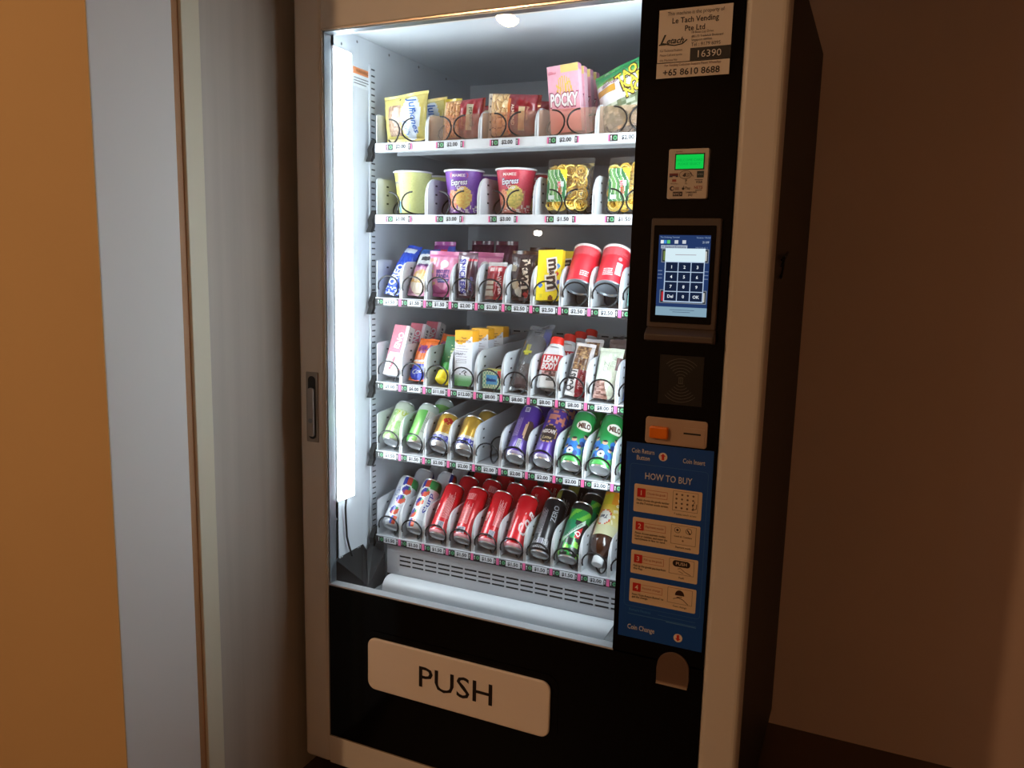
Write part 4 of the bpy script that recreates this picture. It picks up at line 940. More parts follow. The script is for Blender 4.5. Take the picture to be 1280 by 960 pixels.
pouch('candy_pouch', 'dark brown candy pouch behind the one with white letters', rectc(0.068, 0.13), 0.04, flatpaint((52, 30, 30)), at(6, 2, YS+0.11, 0.003, 0.006), 10, seed=42)
yl = [(0.15, 0.30, 0.05, (70, 120, 200)), (0.82, 0.52, 0.045, (206, 60, 50)), (0.85, 0.68, 0.05, (70, 130, 190)), (0.2, 0.08, 0.04, (220, 200, 60)), (0.6, 0.03, 0.06, (110, 60, 30)), (0.86, 0.36, 0.05, (90, 100, 190)), (0.75, 0.78, 0.04, (220, 180, 190))]
cy = carton('candy_box', 'yellow candy box with big brown letters, third tray', 0.060, 0.022, 0.118, paint_mm((240, 214, 40), yl, 3), lambda u, v: (220, 190, 36), (240, 220, 70), at(7, 2, YS+0.026, 0.003, -0.002), 10, roll=-2, letters=let_mm((60, 36, 30), (240, 232, 220)), group='yellow candy boxes')
dup(cy, 'second yellow candy box behind the first', at(7, 2, YS+0.109, 0.003, 0.003), lean=10)
def paint_tube(seed): return lambda a, z: (206, 30, 48)
def let_tube(seed):
    def f(m, sf):
        m.specks(-0.044, 0.044, 0.074, 0.095, sf, (232, 128, 138), along='u', pitch=0.0021, th=0.0010, seed=30+seed)
        if seed: m.barcode(0.016, 0.031, 0.022, 0.054, sf, along='v'); m.disc(0.022, 0.064, 0.005, sf, (232, 150, 156)); m.specks(-0.012, 0.012, 0.018, 0.034, sf, (242, 214, 214), along='u', pitch=0.005, th=0.0026, seed=31)
        else: m.specks(0.006, 0.030, 0.016, 0.030, sf, (242, 214, 214), along='u', pitch=0.005, th=0.0026, seed=33)
    return f
def tube(label, k, seed):
    o = empty('crisp_tub', (0, 0, 0), label, 'crisp tub', 'red crisp tubs'); R, L = 0.0328, 0.102; pf = paint_tube(seed)
    MB().lathe([(R, 0.003+(L-0.008)*j/36) for j in range(37)], 52, lambda a, z: pf(a*R, z)).build('body', M_carton, o, smooth=True)
    MB().lathe([(R+0.0004, 0.0036), (R+0.0012, 0.0012), (R, 0.0), (R-0.0025, 0.0), (R-0.004, 0.004), (0.0005, 0.005)], 40).build('base', mat('tub base steel', (150, 158, 166), rough=0.35, metal=0.7), o, smooth=True)
    MB().lathe([(R, L-0.006), (R+0.0016, L-0.005), (R+0.0016, L), (R-0.003, L+0.001), (0.0005, L+0.001)], 40).build('lid', mat('tub lid', (236, 226, 226), rough=0.4), o, smooth=True)
    m = MB(); sf = lambda u, v, off=0.0: ((R+off)*sin(u/R), -(R+off)*cos(u/R), v)
    sf.curved = True; let_tube(seed)(m, sf); m.build('print', M_print, o)
    return pose(o, at(k, 2, YS+0.022, 0.042), 35)
tube('red crisp tub leaning back with grey base, left of two on the third tray', 8, 0)
tube('red crisp tub with a barcode leaning back on the third tray', 9, 1)
pouch('snack_bag', 'teal and white pack at the right edge of the third tray', rectc(0.055, 0.09), 0.03, lambda u, v: (150, 214, 204) if v < 0.5 else (226, 236, 236), at(10, 2, YS+0.024, 0.003, 0.0), 10, seed=44)

# ============ fourth tray
T4 = ZS[3]
def paint_tp(u, v):
    if v < 0.44:
        return (240, 232, 236) if abs(u-0.45) < 0.16+0.5*(0.44-v)+0.2 else (232, 130, 150)
    if u > 0.80: return (240, 224, 230)
    return jit((236, 128, 146), int(u*20), int(v*30), 4)
tp = carton('toothpaste_box', 'pink and white care box at the left end of the fourth tray', 0.046, 0.030, 0.135, paint_tp, lambda u, v: (236, 236, 240) if not (0.25 < u < 0.75 and 0.3 < v < 0.9 and bars(v, 0.02)) else (120, 120, 134), (236, 120, 130), at(1, 3, YS+0.024, 0.004, -0.002), 21, roll=3, letters=lambda m, sf: (m.text('ENO', 0.016, 0.002, 0.094, sf, (246, 240, 244), rot=80, bold=0.03, w=0.044), m.text('Regular', 0.0085, -0.002, 0.033, sf, (210, 70, 100), rot=80, bold=0.02)), group='pink care boxes')
dup(tp, 'pink care box standing second in the far left lane of the fourth tray', at(1, 3, YS+0.107, 0.004, 0.0), lean=21, roll=2)
dup(tp, 'pink care box standing third in the far left lane of the fourth tray', at(1, 3, YS+0.190, 0.004, 0.0), lean=21, roll=2)
def paint_or(u, v):
    if ((u-0.48)/0.50)**2+((v-0.19)/0.18)**2 < 1: return (44, 66, 190)
    if 0.36 < v < 0.46: return (236, 176, 120) if v < 0.41 else (238, 236, 236)
    if 0.62 < v < 0.82 and 0.15 < u < 0.9 and hsh(int(u*10), int(v*24), 3) < 0.5: return (150, 70, 140)
    return jit((238, 120, 50), int(u*20), int(v*30), 5)
og = pouch('medicine_pack', 'orange pack with a blue oval, second lane of the fourth tray', rectc(0.054, 0.122, 0.056), 0.022, paint_or, at(2, 3, YS+0.024, 0.004, 0.0), 32, letters=lambda m, sf: (m.text('Relief', 0.012, 0, 0.088, sf, (120, 50, 130), rot=6, shear=0.2, bold=0.02), m.text('Cool', 0.012, 0.0, 0.024, sf, (220, 226, 244), rot=10, shear=0.3, bold=0.02)), seed=51, sw=0.04)
dup(og, 'second orange pack further back in its lane', at(2, 3, YS+0.120, 0.006, 0.006), lean=26, roll=6)
gp = carton('candy_box', 'dark green box leaning behind a yellow cap, third lane of the fourth tray', 0.056, 0.020, 0.115, lambda u, v: (20, 118, 66) if not (0.5 < v < 0.9 and 0.3 < u < 0.9 and fine(u*0.05, v*0.115, 0.003, 0.008, 0.5)) else (190, 214, 150), lambda u, v: (18, 100, 58), (40, 130, 84), at(3, 3, YS+0.058, 0.004, 0.002), 24)
o = empty('lotion_tube', (0, 0, 0), 'small yellow capped tube in front of the dark green box', 'tube')
MB().lathe([(0.0005, 0), (0.017, 0), (0.0195, 0.003), (0.0195, 0.024), (0.013, 0.030), (0.010, 0.031)], 24).build('cap', mat('yellow plastic', (240, 216, 40), rough=0.4), o, smooth=True)
MB().lathe([(0.010, 0.030), (0.014, 0.036), (0.014, 0.052), (0.0005, 0.056)], 24).build('tube_body', mat('green plastic', (60, 150, 70), rough=0.4), o, smooth=True)
pose(o, at(3, 3, YS+0.018, 0.012, 0.004), 42)
def paint_tall(u, v):
    w = 0.78+0.05*(u-0.3)**2*4-0.03*sin(u*5)
    if v > w: return (244, 176, 44)
    if v < 0.20: return mixc((70, 130, 70), (190, 206, 196), max(0, (v-0.08)/0.12)) if v > 0.08 else (70, 130, 70)
    return (226, 228, 236)
def let_tall(m, sf):
    m.specks(-0.020, 0.014, 0.066, 0.100, sf, (160, 150, 164), along='u', pitch=0.0066, th=0.0016, seed=41)
    m.text('MOSPATCH', 0.0055, 0.0, 0.112, sf, (110, 70, 20), bold=0.01); m.stroke([(-0.006, 0.122), (0.0, 0.119), (0.008, 0.120)], 0.002, sf, (110, 70, 20))
    m.frame(-0.02, 0.008, 0.058, 0.0635, 0.0008, sf, (90, 94, 104)); m.text('SPRAY', 0.006, -0.012, 0.080, sf, (90, 94, 104), bold=0.015)
    m.stroke([(-0.004, 0.034), (0.004, 0.040), (0.010, 0.036), (0.003, 0.033), (0.008, 0.027)], 0.0022, sf, (60, 60, 70)); m.disc(-0.008, 0.030, 0.002, sf, (60, 60, 70))
tl = carton('tall_box', 'tall white box with orange top, front one in the fourth lane', 0.048, 0.036, 0.138, paint_tall, lambda u, v: (238, 166, 40) if v > 0.80 else (214, 218, 226), (244, 190, 70), at(4, 3, YS+0.027, 0.002, -0.004), 1, letters=let_tall, group='tall orange topped boxes')
dup(tl, 'tall orange topped box, second from the front in its lane', at(4, 3, YS+0.107, 0.002, 0.0), lean=1)
dup(tl, 'tall orange topped box, last of three in its lane', at(4, 3, YS+0.190, 0.002, 0.003), lean=1)
def paint_patt(u, v):
    if 0.22 < u < 0.80 and 0.22 < v < 0.76: return (96, 172, 224) if not (0.4 < v < 0.6 and fine(u*0.05, v*0.04, 0.003, 0.008)) else (40, 80, 140)
    if u > 0.80 and v > 0.6: return (200, 70, 60)
    return (220, 226, 190) if (int(u*14)+int(v*9)) % 2 else (120, 176, 150)
carton('small_box', 'small low light blue box with checked border in the fifth lane', 0.050, 0.034, 0.045, paint_patt, lambda u, v: (190, 210, 190), (226, 220, 120), at(5, 3, YS+0.034, 0.002, 0.0), 0, letters=lambda m, sf: m.text('Balm', 0.009, 0, 0.022, sf, (30, 70, 140), bold=0.02))
# clear bag with a dark bottle and a blue card
ob = pouch('packaged_item', 'clear bag with dark gear and a blue strip, sixth lane of the fourth tray', ((-0.030, 0), (0.030, 0), (0.0335, 0.205), (-0.0335, 0.195)), 0.045, lambda u, v: (200, 206, 214), at(6, 3, YS+0.030, 0.004, 0.0), 42, mat_=M_cloudy, seed=55, crease=0.003, sw=0.06)
m = MB(); m.lathe([(0.0005, 0.008), (0.020, 0.010), (0.023, 0.03), (0.023, 0.07), (0.018, 0.09), (0.018, 0.10), (0.024, 0.108), (0.024, 0.145), (0.016, 0.16), (0.0005, 0.163)], 24, lambda a, z: (96, 76, 76) if z < 0.06 else ((110, 128, 140) if z < 0.1 else (96, 104, 116)), sx=1.05, sy=0.7)
m.build('contents', M_carton, ob, smooth=True)
MB().box(0.008, 0.029, 0.006, 0.008, 0.07, 0.194, (56, 76, 196)).build('blue_card', M_carton, ob)
MB().box(-0.012, -0.002, -0.0225, -0.0205, 0.092, 0.124, (206, 200, 60)).box(-0.016, 0.006, -0.0235, -0.021, 0.098, 0.104, (200, 204, 80)).build('yellow_tag', M_carton, ob)
# protein shake cartons with red caps
def shake(label, y, dx=0.0):
    o = empty('shake_carton', (0, 0, 0), label, 'drink carton', 'white shake cartons'); w, d, h = 0.054, 0.040, 0.104
    def pf(u, v):
        if v > 0.80: return (236, 236, 240)
        if 0.42 < v < 0.80: return (198, 30, 44)
        if 0.28 < v < 0.42 and 0.1 < u < 0.9: return mixc((214, 170, 170), (90, 60, 56), hsh(int(u*8), int(v*30), 3))
        return (222, 222, 222)
    m = MB()
    def shell(u, v):           # octagonal carton narrowing to the shoulder
        a = 2*pi*u-3*pi/4; k = 1.0 if v < 0.80 else 1-(v-0.80)/0.20*0.30
        k *= 0.86 if v < 0.02 else 1
        c, s = cos(a), sin(a); e = 1/max(abs(c), abs(s)); e = min(e, 1.22)
        return (w/2*e*c*k, d/2*e*s*k, h*v)
    m.grid(shell, 32, 36, lambda u, v: pf((u*4) % 1, v))
    m.build('shell', M_carton, o)
    MB().lathe([(0.021, h-0.001), (0.0175, h+0.006), (0.0175, h+0.008), (0.0005, h+0.008)], 24).build('shoulder', mat('white board', (232, 232, 236), rough=0.45), o, smooth=True)
    cpz = h+0.006; MB().lathe([(0.0165, cpz), (0.0168, cpz+0.002), (0.0160, cpz+0.020), (0.0140, cpz+0.022), (0.0005, cpz+0.022)], 28).build('cap', mat('red plastic cap', (226, 44, 30), rough=0.4), o, smooth=True)
    q = MB(); sf = lambda u, v, off=0.0: (u, -d/2-0.0004-off, v)
    q.text('LEAN', 0.0150, 0.0, 0.0715, sf, (244, 240, 240), bold=0.05, shear=0.15, w=0.040); q.text('BODY', 0.0150, -0.001, 0.0535, sf, (244, 240, 240), bold=0.05, shear=0.15, w=0.040)
    q.rect(-0.004, 0.016, 0.018, 0.025, sf, (50, 46, 46)); q.text('CHOCOLATE', 0.003, 0.006, 0.0215, sf, (220, 214, 200), off=0.0008); q.text('R', 0.009, 0.006, 0.036, sf, (60, 40, 40), bold=0.03)
    q.build('print', M_print, o)
    HALF[o.name] = (d/2*0.86, 0)
    return pose(o, at(7, 3, y, 0.007, dx), 24)
s1 = shake('white shake carton with red cap at the front of the seventh lane', YS+0.034)
for k, w_ in enumerate(('second', 'third', 'fourth')):
    dup(s1, w_+' white shake carton with red cap in the seventh lane', at(7, 3, YS+0.034+0.086*(k+1), 0.007, 0.0), lean=22 if k else 24)
def paint_bar(u, v):
    if v > 0.93: return (226, 220, 220)
    if v > 0.48: return mixc((90, 56, 40), (196, 160, 110), hsh(int(u*9), int(v*34), 5)**1.5) if 0.12 < u < 0.82 else (196, 190, 190)
    return (236, 232, 232) if u < 0.48 else jit((140, 24, 40), int(u*20), int(v*30), 6)
qb = pouch('protein_bar', 'dark red protein bar with a white side strip, eighth lane', rectc(0.050, 0.132, 0.048), 0.020, paint_bar, at(8, 3, YS+0.022, 0.004, -0.002), 24, roll=4, letters=lambda m, sf: (m.text('QUEST', 0.0165, -0.0125, 0.037, sf, (30, 26, 34), rot=84, bold=0.03, w=0.054), m.text('PROTEIN', 0.006, 0.009, 0.034, sf, (230, 190, 190), rot=84), m.text('BAR', 0.006, 0.016, 0.03, sf, (230, 190, 190), rot=84)), seed=58, sw=0.06, group='protein bars')
dup(qb, 'protein bar standing behind the front one in the eighth lane', at(8, 3, YS+0.095, 0.004, 0.006), lean=18)
pouch('protein_bar', 'dark brown bar behind the pale green one, fourth tray', rectc(0.058, 0.132), 0.02, lambda u, v: (60, 44, 42) if v < 0.85 else (96, 78, 74), at(9, 3, YS+0.112), 14, seed=59)
def paint_pale(u, v):
    if v < 0.34 and u < 0.62-0.6*v: return mixc((110, 70, 60), (206, 170, 160), hsh(int(u*9), int(v*40), 3))
    if u > 0.8 and 0.55 < v < 0.8: return (110, 70, 70)
    return jit((214, 222, 204), int(u*20), int(v*30), 6)
pouch('protein_bar', 'pale green and white bar in the ninth lane of the fourth tray', rectc(0.057, 0.124, 0.058), 0.022, paint_pale, at(9, 3, YS+0.024, 0.004, 0.0), 24, letters=lambda m, sf: (m.text('OZ', 0.012, -0.005, 0.075, sf, (150, 166, 150), rot=84), m.text('PINK', 0.010, 0.012, 0.09, sf, (170, 180, 166), rot=84)), seed=60, sw=0.07)
pouch('protein_bar', 'white bar standing behind the pale green one', rectc(0.056, 0.124), 0.02, flatpaint((214, 222, 206)), at(9, 3, YS+0.195), 14, seed=61)
pouch('snack_bag', 'dark blue pack at the right edge of the fourth tray', rectc(0.055, 0.10), 0.03, flatpaint((40, 60, 110)), at(10, 3, YS+0.026, 0.003, 0.0), 16, seed=62)

# ============ fifth tray: cans
T5 = 4
def paint_lime(a, z):
    if z > 0.088: return (214, 222, 206)
    if -0.004 < a < 0.016 and 0.055 < z < 0.085: return (226, 236, 196)
    k = hsh(int(a*160+300), int(z*130), 6); return mixc((150, 200, 110), (214, 226, 190), k) if a > -0.035 else (226, 228, 220)
def paint_green2(a, z):
    if z > 0.094: return (206, 222, 214)
    if a > 0.012: return (222, 226, 216)
    return mixc((96, 178, 84), (150, 210, 120), 0.5+0.5*sin(a*110+z*40))
can('drink_can', 'pale green tea can at the far left of the fifth tray', 0.0278, 0.118, paint_lime, at(1, T5, YS+0.012), 42, spin=8, letters=lambda m, sf: (m.specks(-0.030, -0.012, 0.035, 0.09, sf, (150, 160, 130), seed=24), m.text('7 UP', 0.012, 0.012, 0.078, sf, (190, 200, 40), rot=0, bold=0.02)), group='green cans')
g2 = can('drink_can', 'bright green can in the second lane of the fifth tray', 0.0280, 0.118, paint_green2, at(2, T5, YS+0.014), 42, spin=0, letters=lambda m, sf: m.specks(0.015, 0.034, 0.03, 0.09, sf, (120, 130, 120), seed=23), group='green cans')
dup(g2, 'bright green can lying second in its lane on the fifth tray', (g2.location.x, g2.location.y+0.086, g2.location.z), lean=42, spin=60)
def paint_gold(sp):
    def f(a, z):
        if z < 0.013: return (206, 208, 212)
        if z < 0.030: return (64, 60, 150) if not fine(a, z, 0.0022, 0.004, 0.35) or z < 0.012 else (200, 200, 220)
        if z < 0.036: return (230, 220, 200)
        if sp == 0 and ((a-0.006)/0.014)**2+((z-0.070)/0.010)**2 < 1 and hsh(int(a*500), int(z*500), 2) < 0.75: return (190, 40, 30)
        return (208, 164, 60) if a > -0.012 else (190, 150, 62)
    return f
M_gold = mat('gold metal can', attr=True, rough=0.28, metal=0.6, coat=0.5)
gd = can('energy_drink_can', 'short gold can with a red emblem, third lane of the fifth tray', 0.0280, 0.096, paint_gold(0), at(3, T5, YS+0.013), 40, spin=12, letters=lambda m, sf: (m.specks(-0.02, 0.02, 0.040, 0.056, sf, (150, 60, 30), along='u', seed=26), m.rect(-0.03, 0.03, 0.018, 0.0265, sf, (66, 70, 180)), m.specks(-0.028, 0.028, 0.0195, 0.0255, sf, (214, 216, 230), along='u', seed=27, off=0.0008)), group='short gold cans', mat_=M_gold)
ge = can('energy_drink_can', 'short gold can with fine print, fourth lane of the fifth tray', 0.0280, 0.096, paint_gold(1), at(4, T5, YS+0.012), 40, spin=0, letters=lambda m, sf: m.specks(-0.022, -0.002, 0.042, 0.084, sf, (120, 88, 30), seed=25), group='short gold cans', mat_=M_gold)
dup(ge, 'short gold can lying second in the fourth lane of the fifth tray', (ge.location.x, ge.location.y+0.086, ge.location.z), lean=40, spin=80)
def paint_purple(sp):
    def f(a, z):
        if 0.004 < z < 0.012: return (150, 140, 170)
        if sp == 0:
            if ((a-0.022)/0.013)**2+((z-0.072)/0.028)**2 < 1: return (80, 50, 40) if a > 0.016 else (230, 190, 150)
        else:
            e = ((a+0.002)/0.022)**2+((z-0.070)/0.026)**2
            if e < 1: return (50, 32, 30) if e < 0.86 else (196, 150, 90)
            if z > 0.10 and a > -0.012 and hsh(int(a*160), int(z*160), 3) < 0.4: return (214, 130, 110)
        return (80, 46, 146)
    return f
pa = can('coffee_can', 'purple can with barcode in the sixth lane of the fifth tray', 0.0280, 0.150, paint_purple(0), at(6, T5, YS+0.008), 45, spin=-4, letters=lambda m, sf: (m.rect(-0.004, 0.008, 0.124, 0.138, sf, (206, 200, 216)), m.rect(-0.002, 0.006, 0.126, 0.136, sf, (130, 120, 150), 0.0006), m.barcode(0.004, 0.014, 0.016, 0.044, sf, along='v'), m.specks(-0.018, -0.002, 0.052, 0.116, sf, (190, 170, 220), seed=28)), group='purple coffee cans')
pb = can('coffee_can', 'purple can with a dark oval label in the seventh lane of the fifth tray', 0.0280, 0.150, paint_purple(1), at(7, T5, YS+0.008), 45, spin=6, letters=lambda m, sf: (m.rect(-0.021, 0.017, 0.068, 0.082, sf, (70, 40, 36)), m.text('NESCAFE', 0.0095, -0.002, 0.0755, sf, (238, 232, 226), bold=0.03, w=0.034, off=0.001), m.text('Latte', 0.008, -0.002, 0.058, sf, (226, 200, 150), shear=0.3)), group='purple coffee cans')
dup(pa, 'purple can second in the sixth lane of the fifth tray', (pa.location.x, pa.location.y+0.086, pa.location.z), lean=45, spin=-20)
dup(pb, 'purple can second in the seventh lane of the fifth tray', (pb.location.x, pb.location.y+0.086, pb.location.z), lean=45, spin=-10)
def paint_malt(a, z):
    if z < 0.020: return (84, 180, 92)
    if z < 0.082: return mixc((120, 190, 150), (30, 148, 70), max(0, min(1, (z-0.04)/0.042)))
    return (30, 148, 70)
def let_malt(m, sf):
    for cx, cz, k in ((-0.026, 0.062, 1), (-0.004, 0.050, 1.15), (0.022, 0.064, 1), (0.012, 0.034, 0.9), (-0.020, 0.034, 0.9), (0.036, 0.044, 1)):
        m.disc(cx, cz-0.004, 0.0125*k, sf, (44, 116, 200), 0.0004, ry=0.011*k); m.disc(cx-0.004, cz-0.012*k, 0.006*k, sf, (30, 60, 130), 0.0006, ry=0.008); m.disc(cx+0.001, cz+0.010*k, 0.0055*k, sf, (206, 166, 136), 0.0007); m.disc(cx+0.001, cz+0.0135*k, 0.0052*k, sf, (40, 32, 30), 0.0009, ry=0.003)
    m.disc(-0.006, 0.030, 0.0085, sf, (238, 238, 238), 0.0011); m.disc(-0.006, 0.030, 0.003, sf, (40, 40, 44), 0.0013)
    m.disc(0.012, 0.103, 0.0205, sf, (238, 232, 216), ry=0.0145); m.disc(0.012, 0.103, 0.0185, sf, (250, 248, 240), 0.0006, ry=0.0125)
    m.text('MILO', 0.0135, 0.012, 0.103, sf, (96, 50, 30), bold=0.05, rot=6, w=0.030, off=0.0010)
ma = can('malt_drink_can', 'green malt drink can in the eighth lane of the fifth tray', 0.0280, 0.148, paint_malt, at(8, T5, YS+0.009), 45, spin=4, letters=let_malt, group='green malt cans')
dup(ma, 'green malt drink can lying second in the eighth lane', (ma.location.x, ma.location.y+0.086, ma.location.z), lean=45, spin=70)
dup(ma, 'green malt drink can in the ninth lane beside the black panel', (ma.location.x+PITCH, ma.location.y, ma.location.z), lean=45, spin=14)
dup(ma, 'green malt drink can lying second in the ninth lane', (ma.location.x+PITCH, ma.location.y+0.086, ma.location.z), lean=45, spin=120)
dup(ma, 'green malt drink can in the lane hidden by the black panel', (ma.location.x+2*PITCH, ma.location.y, ma.location.z), lean=45, spin=0)

# ============ bottom tray
T6 = 5
def paint_dots(sp):
    def f(a, z):
        for cz, ca in ((0.040, -0.002), (0.074, 0.004), (0.104, 0.010)):
            d = hypot(a-ca, z-cz)
            if d < 0.0165:
                if d > 0.0128: return (244, 246, 248)
                if z-cz > 0.5*(a-ca): return (64, 70, 160) if a-ca < 0.002 else (60, 150, 90)
                return (216, 90, 60) if a-ca > -0.004 else (150, 60, 120)
        if z > 0.116 and a > -0.008: return (50, 64, 160) if a < 0.004 else ((206, 76, 60) if a < 0.016 else (60, 150, 80))
        if z < 0.026: return (70, 90, 170) if abs(a) < 0.004 else ((214, 90, 60) if 0.004 < a < 0.014 else (206, 210, 216))
        return (224, 228, 234)
    return f
d1 = can('yoghurt_drink_can', 'white can with coloured circles at the far left of the bottom tray', 0.0275, 0.146, paint_dots(0), at(1, T6, YS+0.012), 42, spin=14, letters=lambda m, sf: (m.specks(-0.026, -0.016, 0.045, 0.115, sf, (130, 140, 180), seed=21), m.text('Yogo', 0.010, -0.013, 0.095, sf, (60, 70, 150), rot=90)), group='white cans with coloured circles')
d2 = can('yoghurt_drink_can', 'white can with blue lettering in the second lane of the bottom tray', 0.0275, 0.146, paint_dots(0), at(2, T6, YS+0.015), 42, spin=-18, letters=lambda m, sf: m.text('Slurp', 0.012, 0.030, 0.075, sf, (50, 60, 160), rot=90, bold=0.02, w=0.06), group='white cans with coloured circles')
for src, nm, sp in ((d1, 'first', 70), (d2, 'second', 30)):
    for k, w_ in ((1, 'second'), (2, 'third')):
        dup(src, 'white can with coloured circles lying %s in the %s lane of the bottom tray' % (w_, nm), (src.location.x, src.location.y+0.086*k, src.location.z), lean=42, spin=sp+25*k)
RC = (206, 22, 34)
def paint_red(a, z): return (232, 160, 170) if z < 0.0085 else RC
def let_red(kind):
    P = (240, 186, 188)
    def f(m, sf):
        if kind == 0:
            m.barcode(0.001, 0.017, 0.014, 0.034, sf); m.specks(0.003, 0.022, 0.044, 0.122, sf, P, seed=2); m.text('Cola', 0.011, -0.021, 0.070, sf, (246, 226, 226), rot=80, shear=0.4, bold=0.02)
        elif kind == 1:
            m.barcode(-0.012, 0.013, 0.012, 0.029, sf); m.specks(-0.013, 0.012, 0.038, 0.100, sf, P, seed=5); m.rect(-0.012, 0.014, 0.106, 0.124, sf, (190, 40, 50)); m.specks(-0.011, 0.013, 0.107, 0.123, sf, P, along='u', seed=6, off=0.0008)
        elif kind == 3:
            m.barcode(0.002, 0.017, 0.013, 0.033, sf); m.specks(0.006, 0.024, 0.046, 0.124, sf, P, seed=8); m.text('Cola', 0.010, -0.018, 0.070, sf, (246, 226, 226), rot=80, shear=0.4, bold=0.02)
        else:
            m.specks(-0.026, -0.008, 0.042, 0.126, sf, P, seed=11); m.rect(-0.020, -0.011, 0.012, 0.025, sf, (190, 190, 214)); m.text('Cola', 0.026, 0.026, 0.070, sf, (244, 232, 232), rot=78, shear=0.4, bold=0.02)
    return f
M_redcan = mat('red metal can', attr=True, rough=0.25, metal=0.2, coat=0.7)
R6 = 0.0272
spec6 = [(3, 0, 0, 'with fine print'), (4, 1, -6, 'with a barcode at its foot'), (5, 3, 6, 'with fine print and barcode'), (6, 2, -8, 'with white script')]
for k, kind, sp, what in spec6:
    o = can('cola_can', 'red cola can %s, front of the %s lane, bottom tray' % (what, {3: 'third', 4: 'fourth', 5: 'fifth', 6: 'sixth'}[k]), R6, 0.146, paint_red, at(k, T6, YS+0.009), 42, spin=sp, letters=let_red(kind), group='red cola cans', mat_=M_redcan)
    for j, w_ in ((1, 'second'), (2, 'third')):
        dup(o, 'red cola can lying %s in the %s lane of the bottom tray' % (w_, {3: 'third', 4: 'fourth', 5: 'fifth', 6: 'sixth'}[k]), (o.location.x, o.location.y+0.086*j, o.location.z), lean=42, spin=sp+40*j)
def paint_blackcan(a, z): return (140, 140, 60) if a < -0.030 else (20, 20, 24)
def let_black(m, sf):
    m.specks(-0.022, -0.004, 0.046, 0.122, sf, (176, 176, 184), seed=14, pitch=0.003); m.specks(-0.024, 0.022, 0.008, 0.036, sf, (196, 196, 204), seed=15, pitch=0.0034); m.barcode(-0.006, 0.008, 0.014, 0.034, sf, off=0.0008)
    m.text('ZERO', 0.013, 0.016, 0.105, sf, (150, 152, 160), rot=90, bold=0.01, w=0.045)
bk = can('cola_can', 'black can with tiny white print in the seventh lane of the bottom tray', 0.0278, 0.150, paint_blackcan, at(7, T6, YS+0.008), 45, spin=0, letters=let_black, group='black cans')
dup(bk, 'black can lying second in the seventh lane of the bottom tray', (bk.location.x, bk.location.y+0.086, bk.location.z), lean=45, spin=50)
dup(bk, 'black can lying third in the seventh lane of the bottom tray', (bk.location.x, bk.location.y+0.172, bk.location.z), lean=45, spin=90)
def paint_gb(a, z):
    if z > 0.125: return (34, 36, 38)
    if z < 0.052:
        k = sin(a*210+z*130)+sin(a*90-z*190)
        return (130, 200, 70) if k > 0.9 else ((50, 150, 70) if k > -0.1 and a < 0.012 else (30, 40, 34))
    if 0.098 < z < 0.125 and a > -0.024: 
        k = sin(a*170-z*160); return (40, 150, 70) if k > -0.2 else (120, 200, 70)
    if z < 0.100 and a < 0.010-0.25*(z-0.052): return (30, 140, 96) if a+z*0.3 > 0.012 else (40, 120, 84)
    return (36, 36, 38)
def let_gb(m, sf):
    m.flat([(-0.024, 0.046), (-0.021, 0.038), (0.026, 0.092), (0.024, 0.104)], sf, (196, 216, 206)); m.text('Mountain', 0.0068, 0.000, 0.072, sf, (20, 110, 70), rot=48, bold=0.02, w=0.05, off=0.001)
    m.flat([(0.006, 0.050), (0.019, 0.050), (0.022, 0.082), (0.010, 0.070)], sf, (196, 30, 40), 0.0008); m.text('D', 0.013, 0.0135, 0.062, sf, (244, 236, 236), rot=48, bold=0.03, off=0.0012)
gb = can('soft_drink_can', 'black and green can with a red letter block, bottom tray', 0.0278, 0.150, paint_gb, at(8, T6, YS+0.009), 45, spin=6, letters=let_gb, group='black and green cans')
dup(gb, 'black and green can lying second in its lane on the bottom tray', (gb.location.x, gb.location.y+0.086, gb.location.z), lean=45, spin=60)
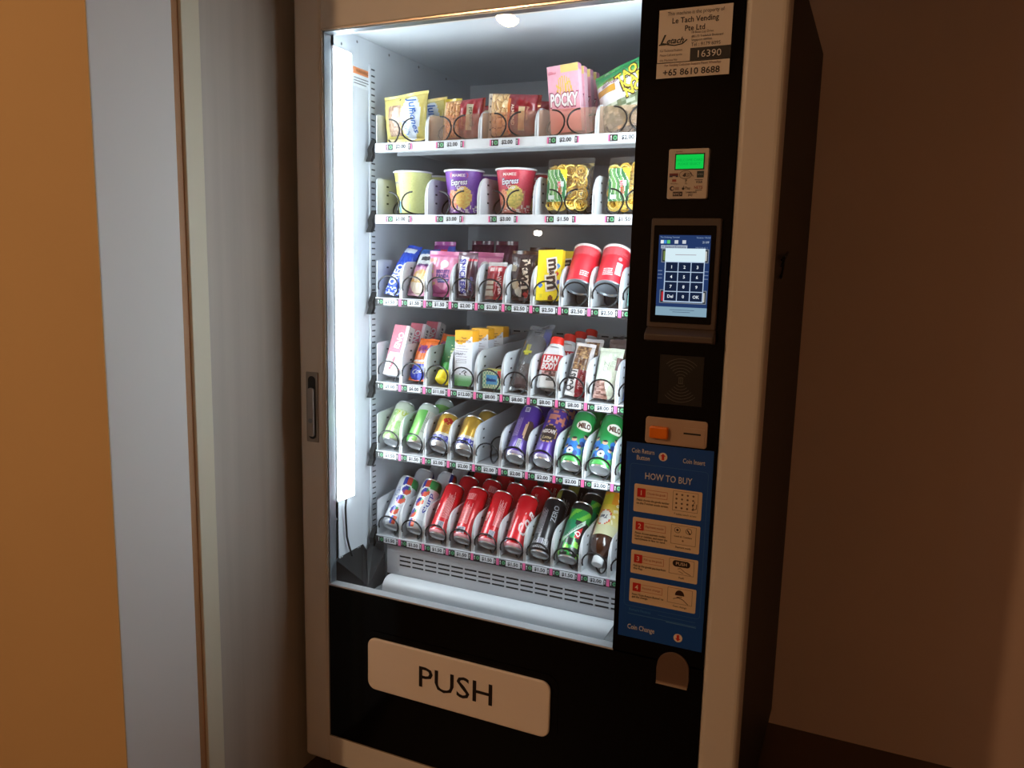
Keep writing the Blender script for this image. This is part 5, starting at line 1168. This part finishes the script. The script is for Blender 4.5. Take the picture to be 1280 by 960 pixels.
# tea bottle, cap end to the front
def teabottle(label, k, spin=0, dx=0.0):
    o = empty('tea_bottle', (0, 0, 0), label, 'bottle', 'plastic tea bottles')
    MB().lathe([(0.0005, 0), (0.0125, 0.0), (0.0135, 0.0012), (0.0135, 0.0185), (0.0125, 0.020)], 28).build('cap', mat('white cap', (236, 240, 244), rough=0.4), o, smooth=True)
    M_tea = mat('dark tea in clear plastic', (62, 34, 20), rough=0.08, coat=0.6)
    MB().lathe([(0.0120, 0.020), (0.0128, 0.024), (0.020, 0.031), (0.0275, 0.042), (0.0308, 0.054), (0.0312, 0.064), (0.0312, 0.205), (0.029, 0.214), (0.0005, 0.216)], 40).build('bottle_body', M_tea, o, smooth=True)
    def pf(a, z):
        if z < 0.095: return (206, 206, 168) if a > -0.02 else (226, 196, 170)
        e = ((a+0.006)/0.017)**2+((z-0.117)/0.020)**2
        if e < 1: return (232, 232, 228)
        if e < 1.35: return (214, 90, 60)
        if z < 0.155: return mixc((214, 210, 160), (226, 190, 60), (z-0.095)/0.06)
        if 0.150 < z < 0.185 and a < 0.006: return (206, 190, 50)
        return (232, 150, 40)
    MB().lathe([(0.0316, 0.068+0.134*j/34) for j in range(35)], 48, lambda a, z: pf(a*0.0316, z)).build('sleeve', M_film, o, smooth=True)
    m = MB(); sf = lambda u, v, off=0.0: ((0.0316+off)*sin(u/0.0316), -(0.0316+off)*cos(u/0.0316), v)
    m.text('Tea', 0.010, -0.006, 0.118, sf, (60, 70, 90), rot=180, shear=0.3, bold=0.03)
    for j, t in enumerate('lemon'): m.text(t, 0.011, 0.018+0.001*j, 0.105+0.016*j, sf, (246, 244, 226), rot=20, bold=0.03)
    m.disc(0.022, 0.19, 0.006, sf, (120, 90, 150)); m.build('print', M_print, o)
    return pose(o, (colx(k)+dx, YS+0.018, ZS[5]+0.020), 50, spin=spin)
teabottle('tea bottle lying cap first with an orange and lime sleeve, bottom tray', 9, -6)
teabottle('tea bottle mostly hidden by the black panel, bottom tray', 10, 40)
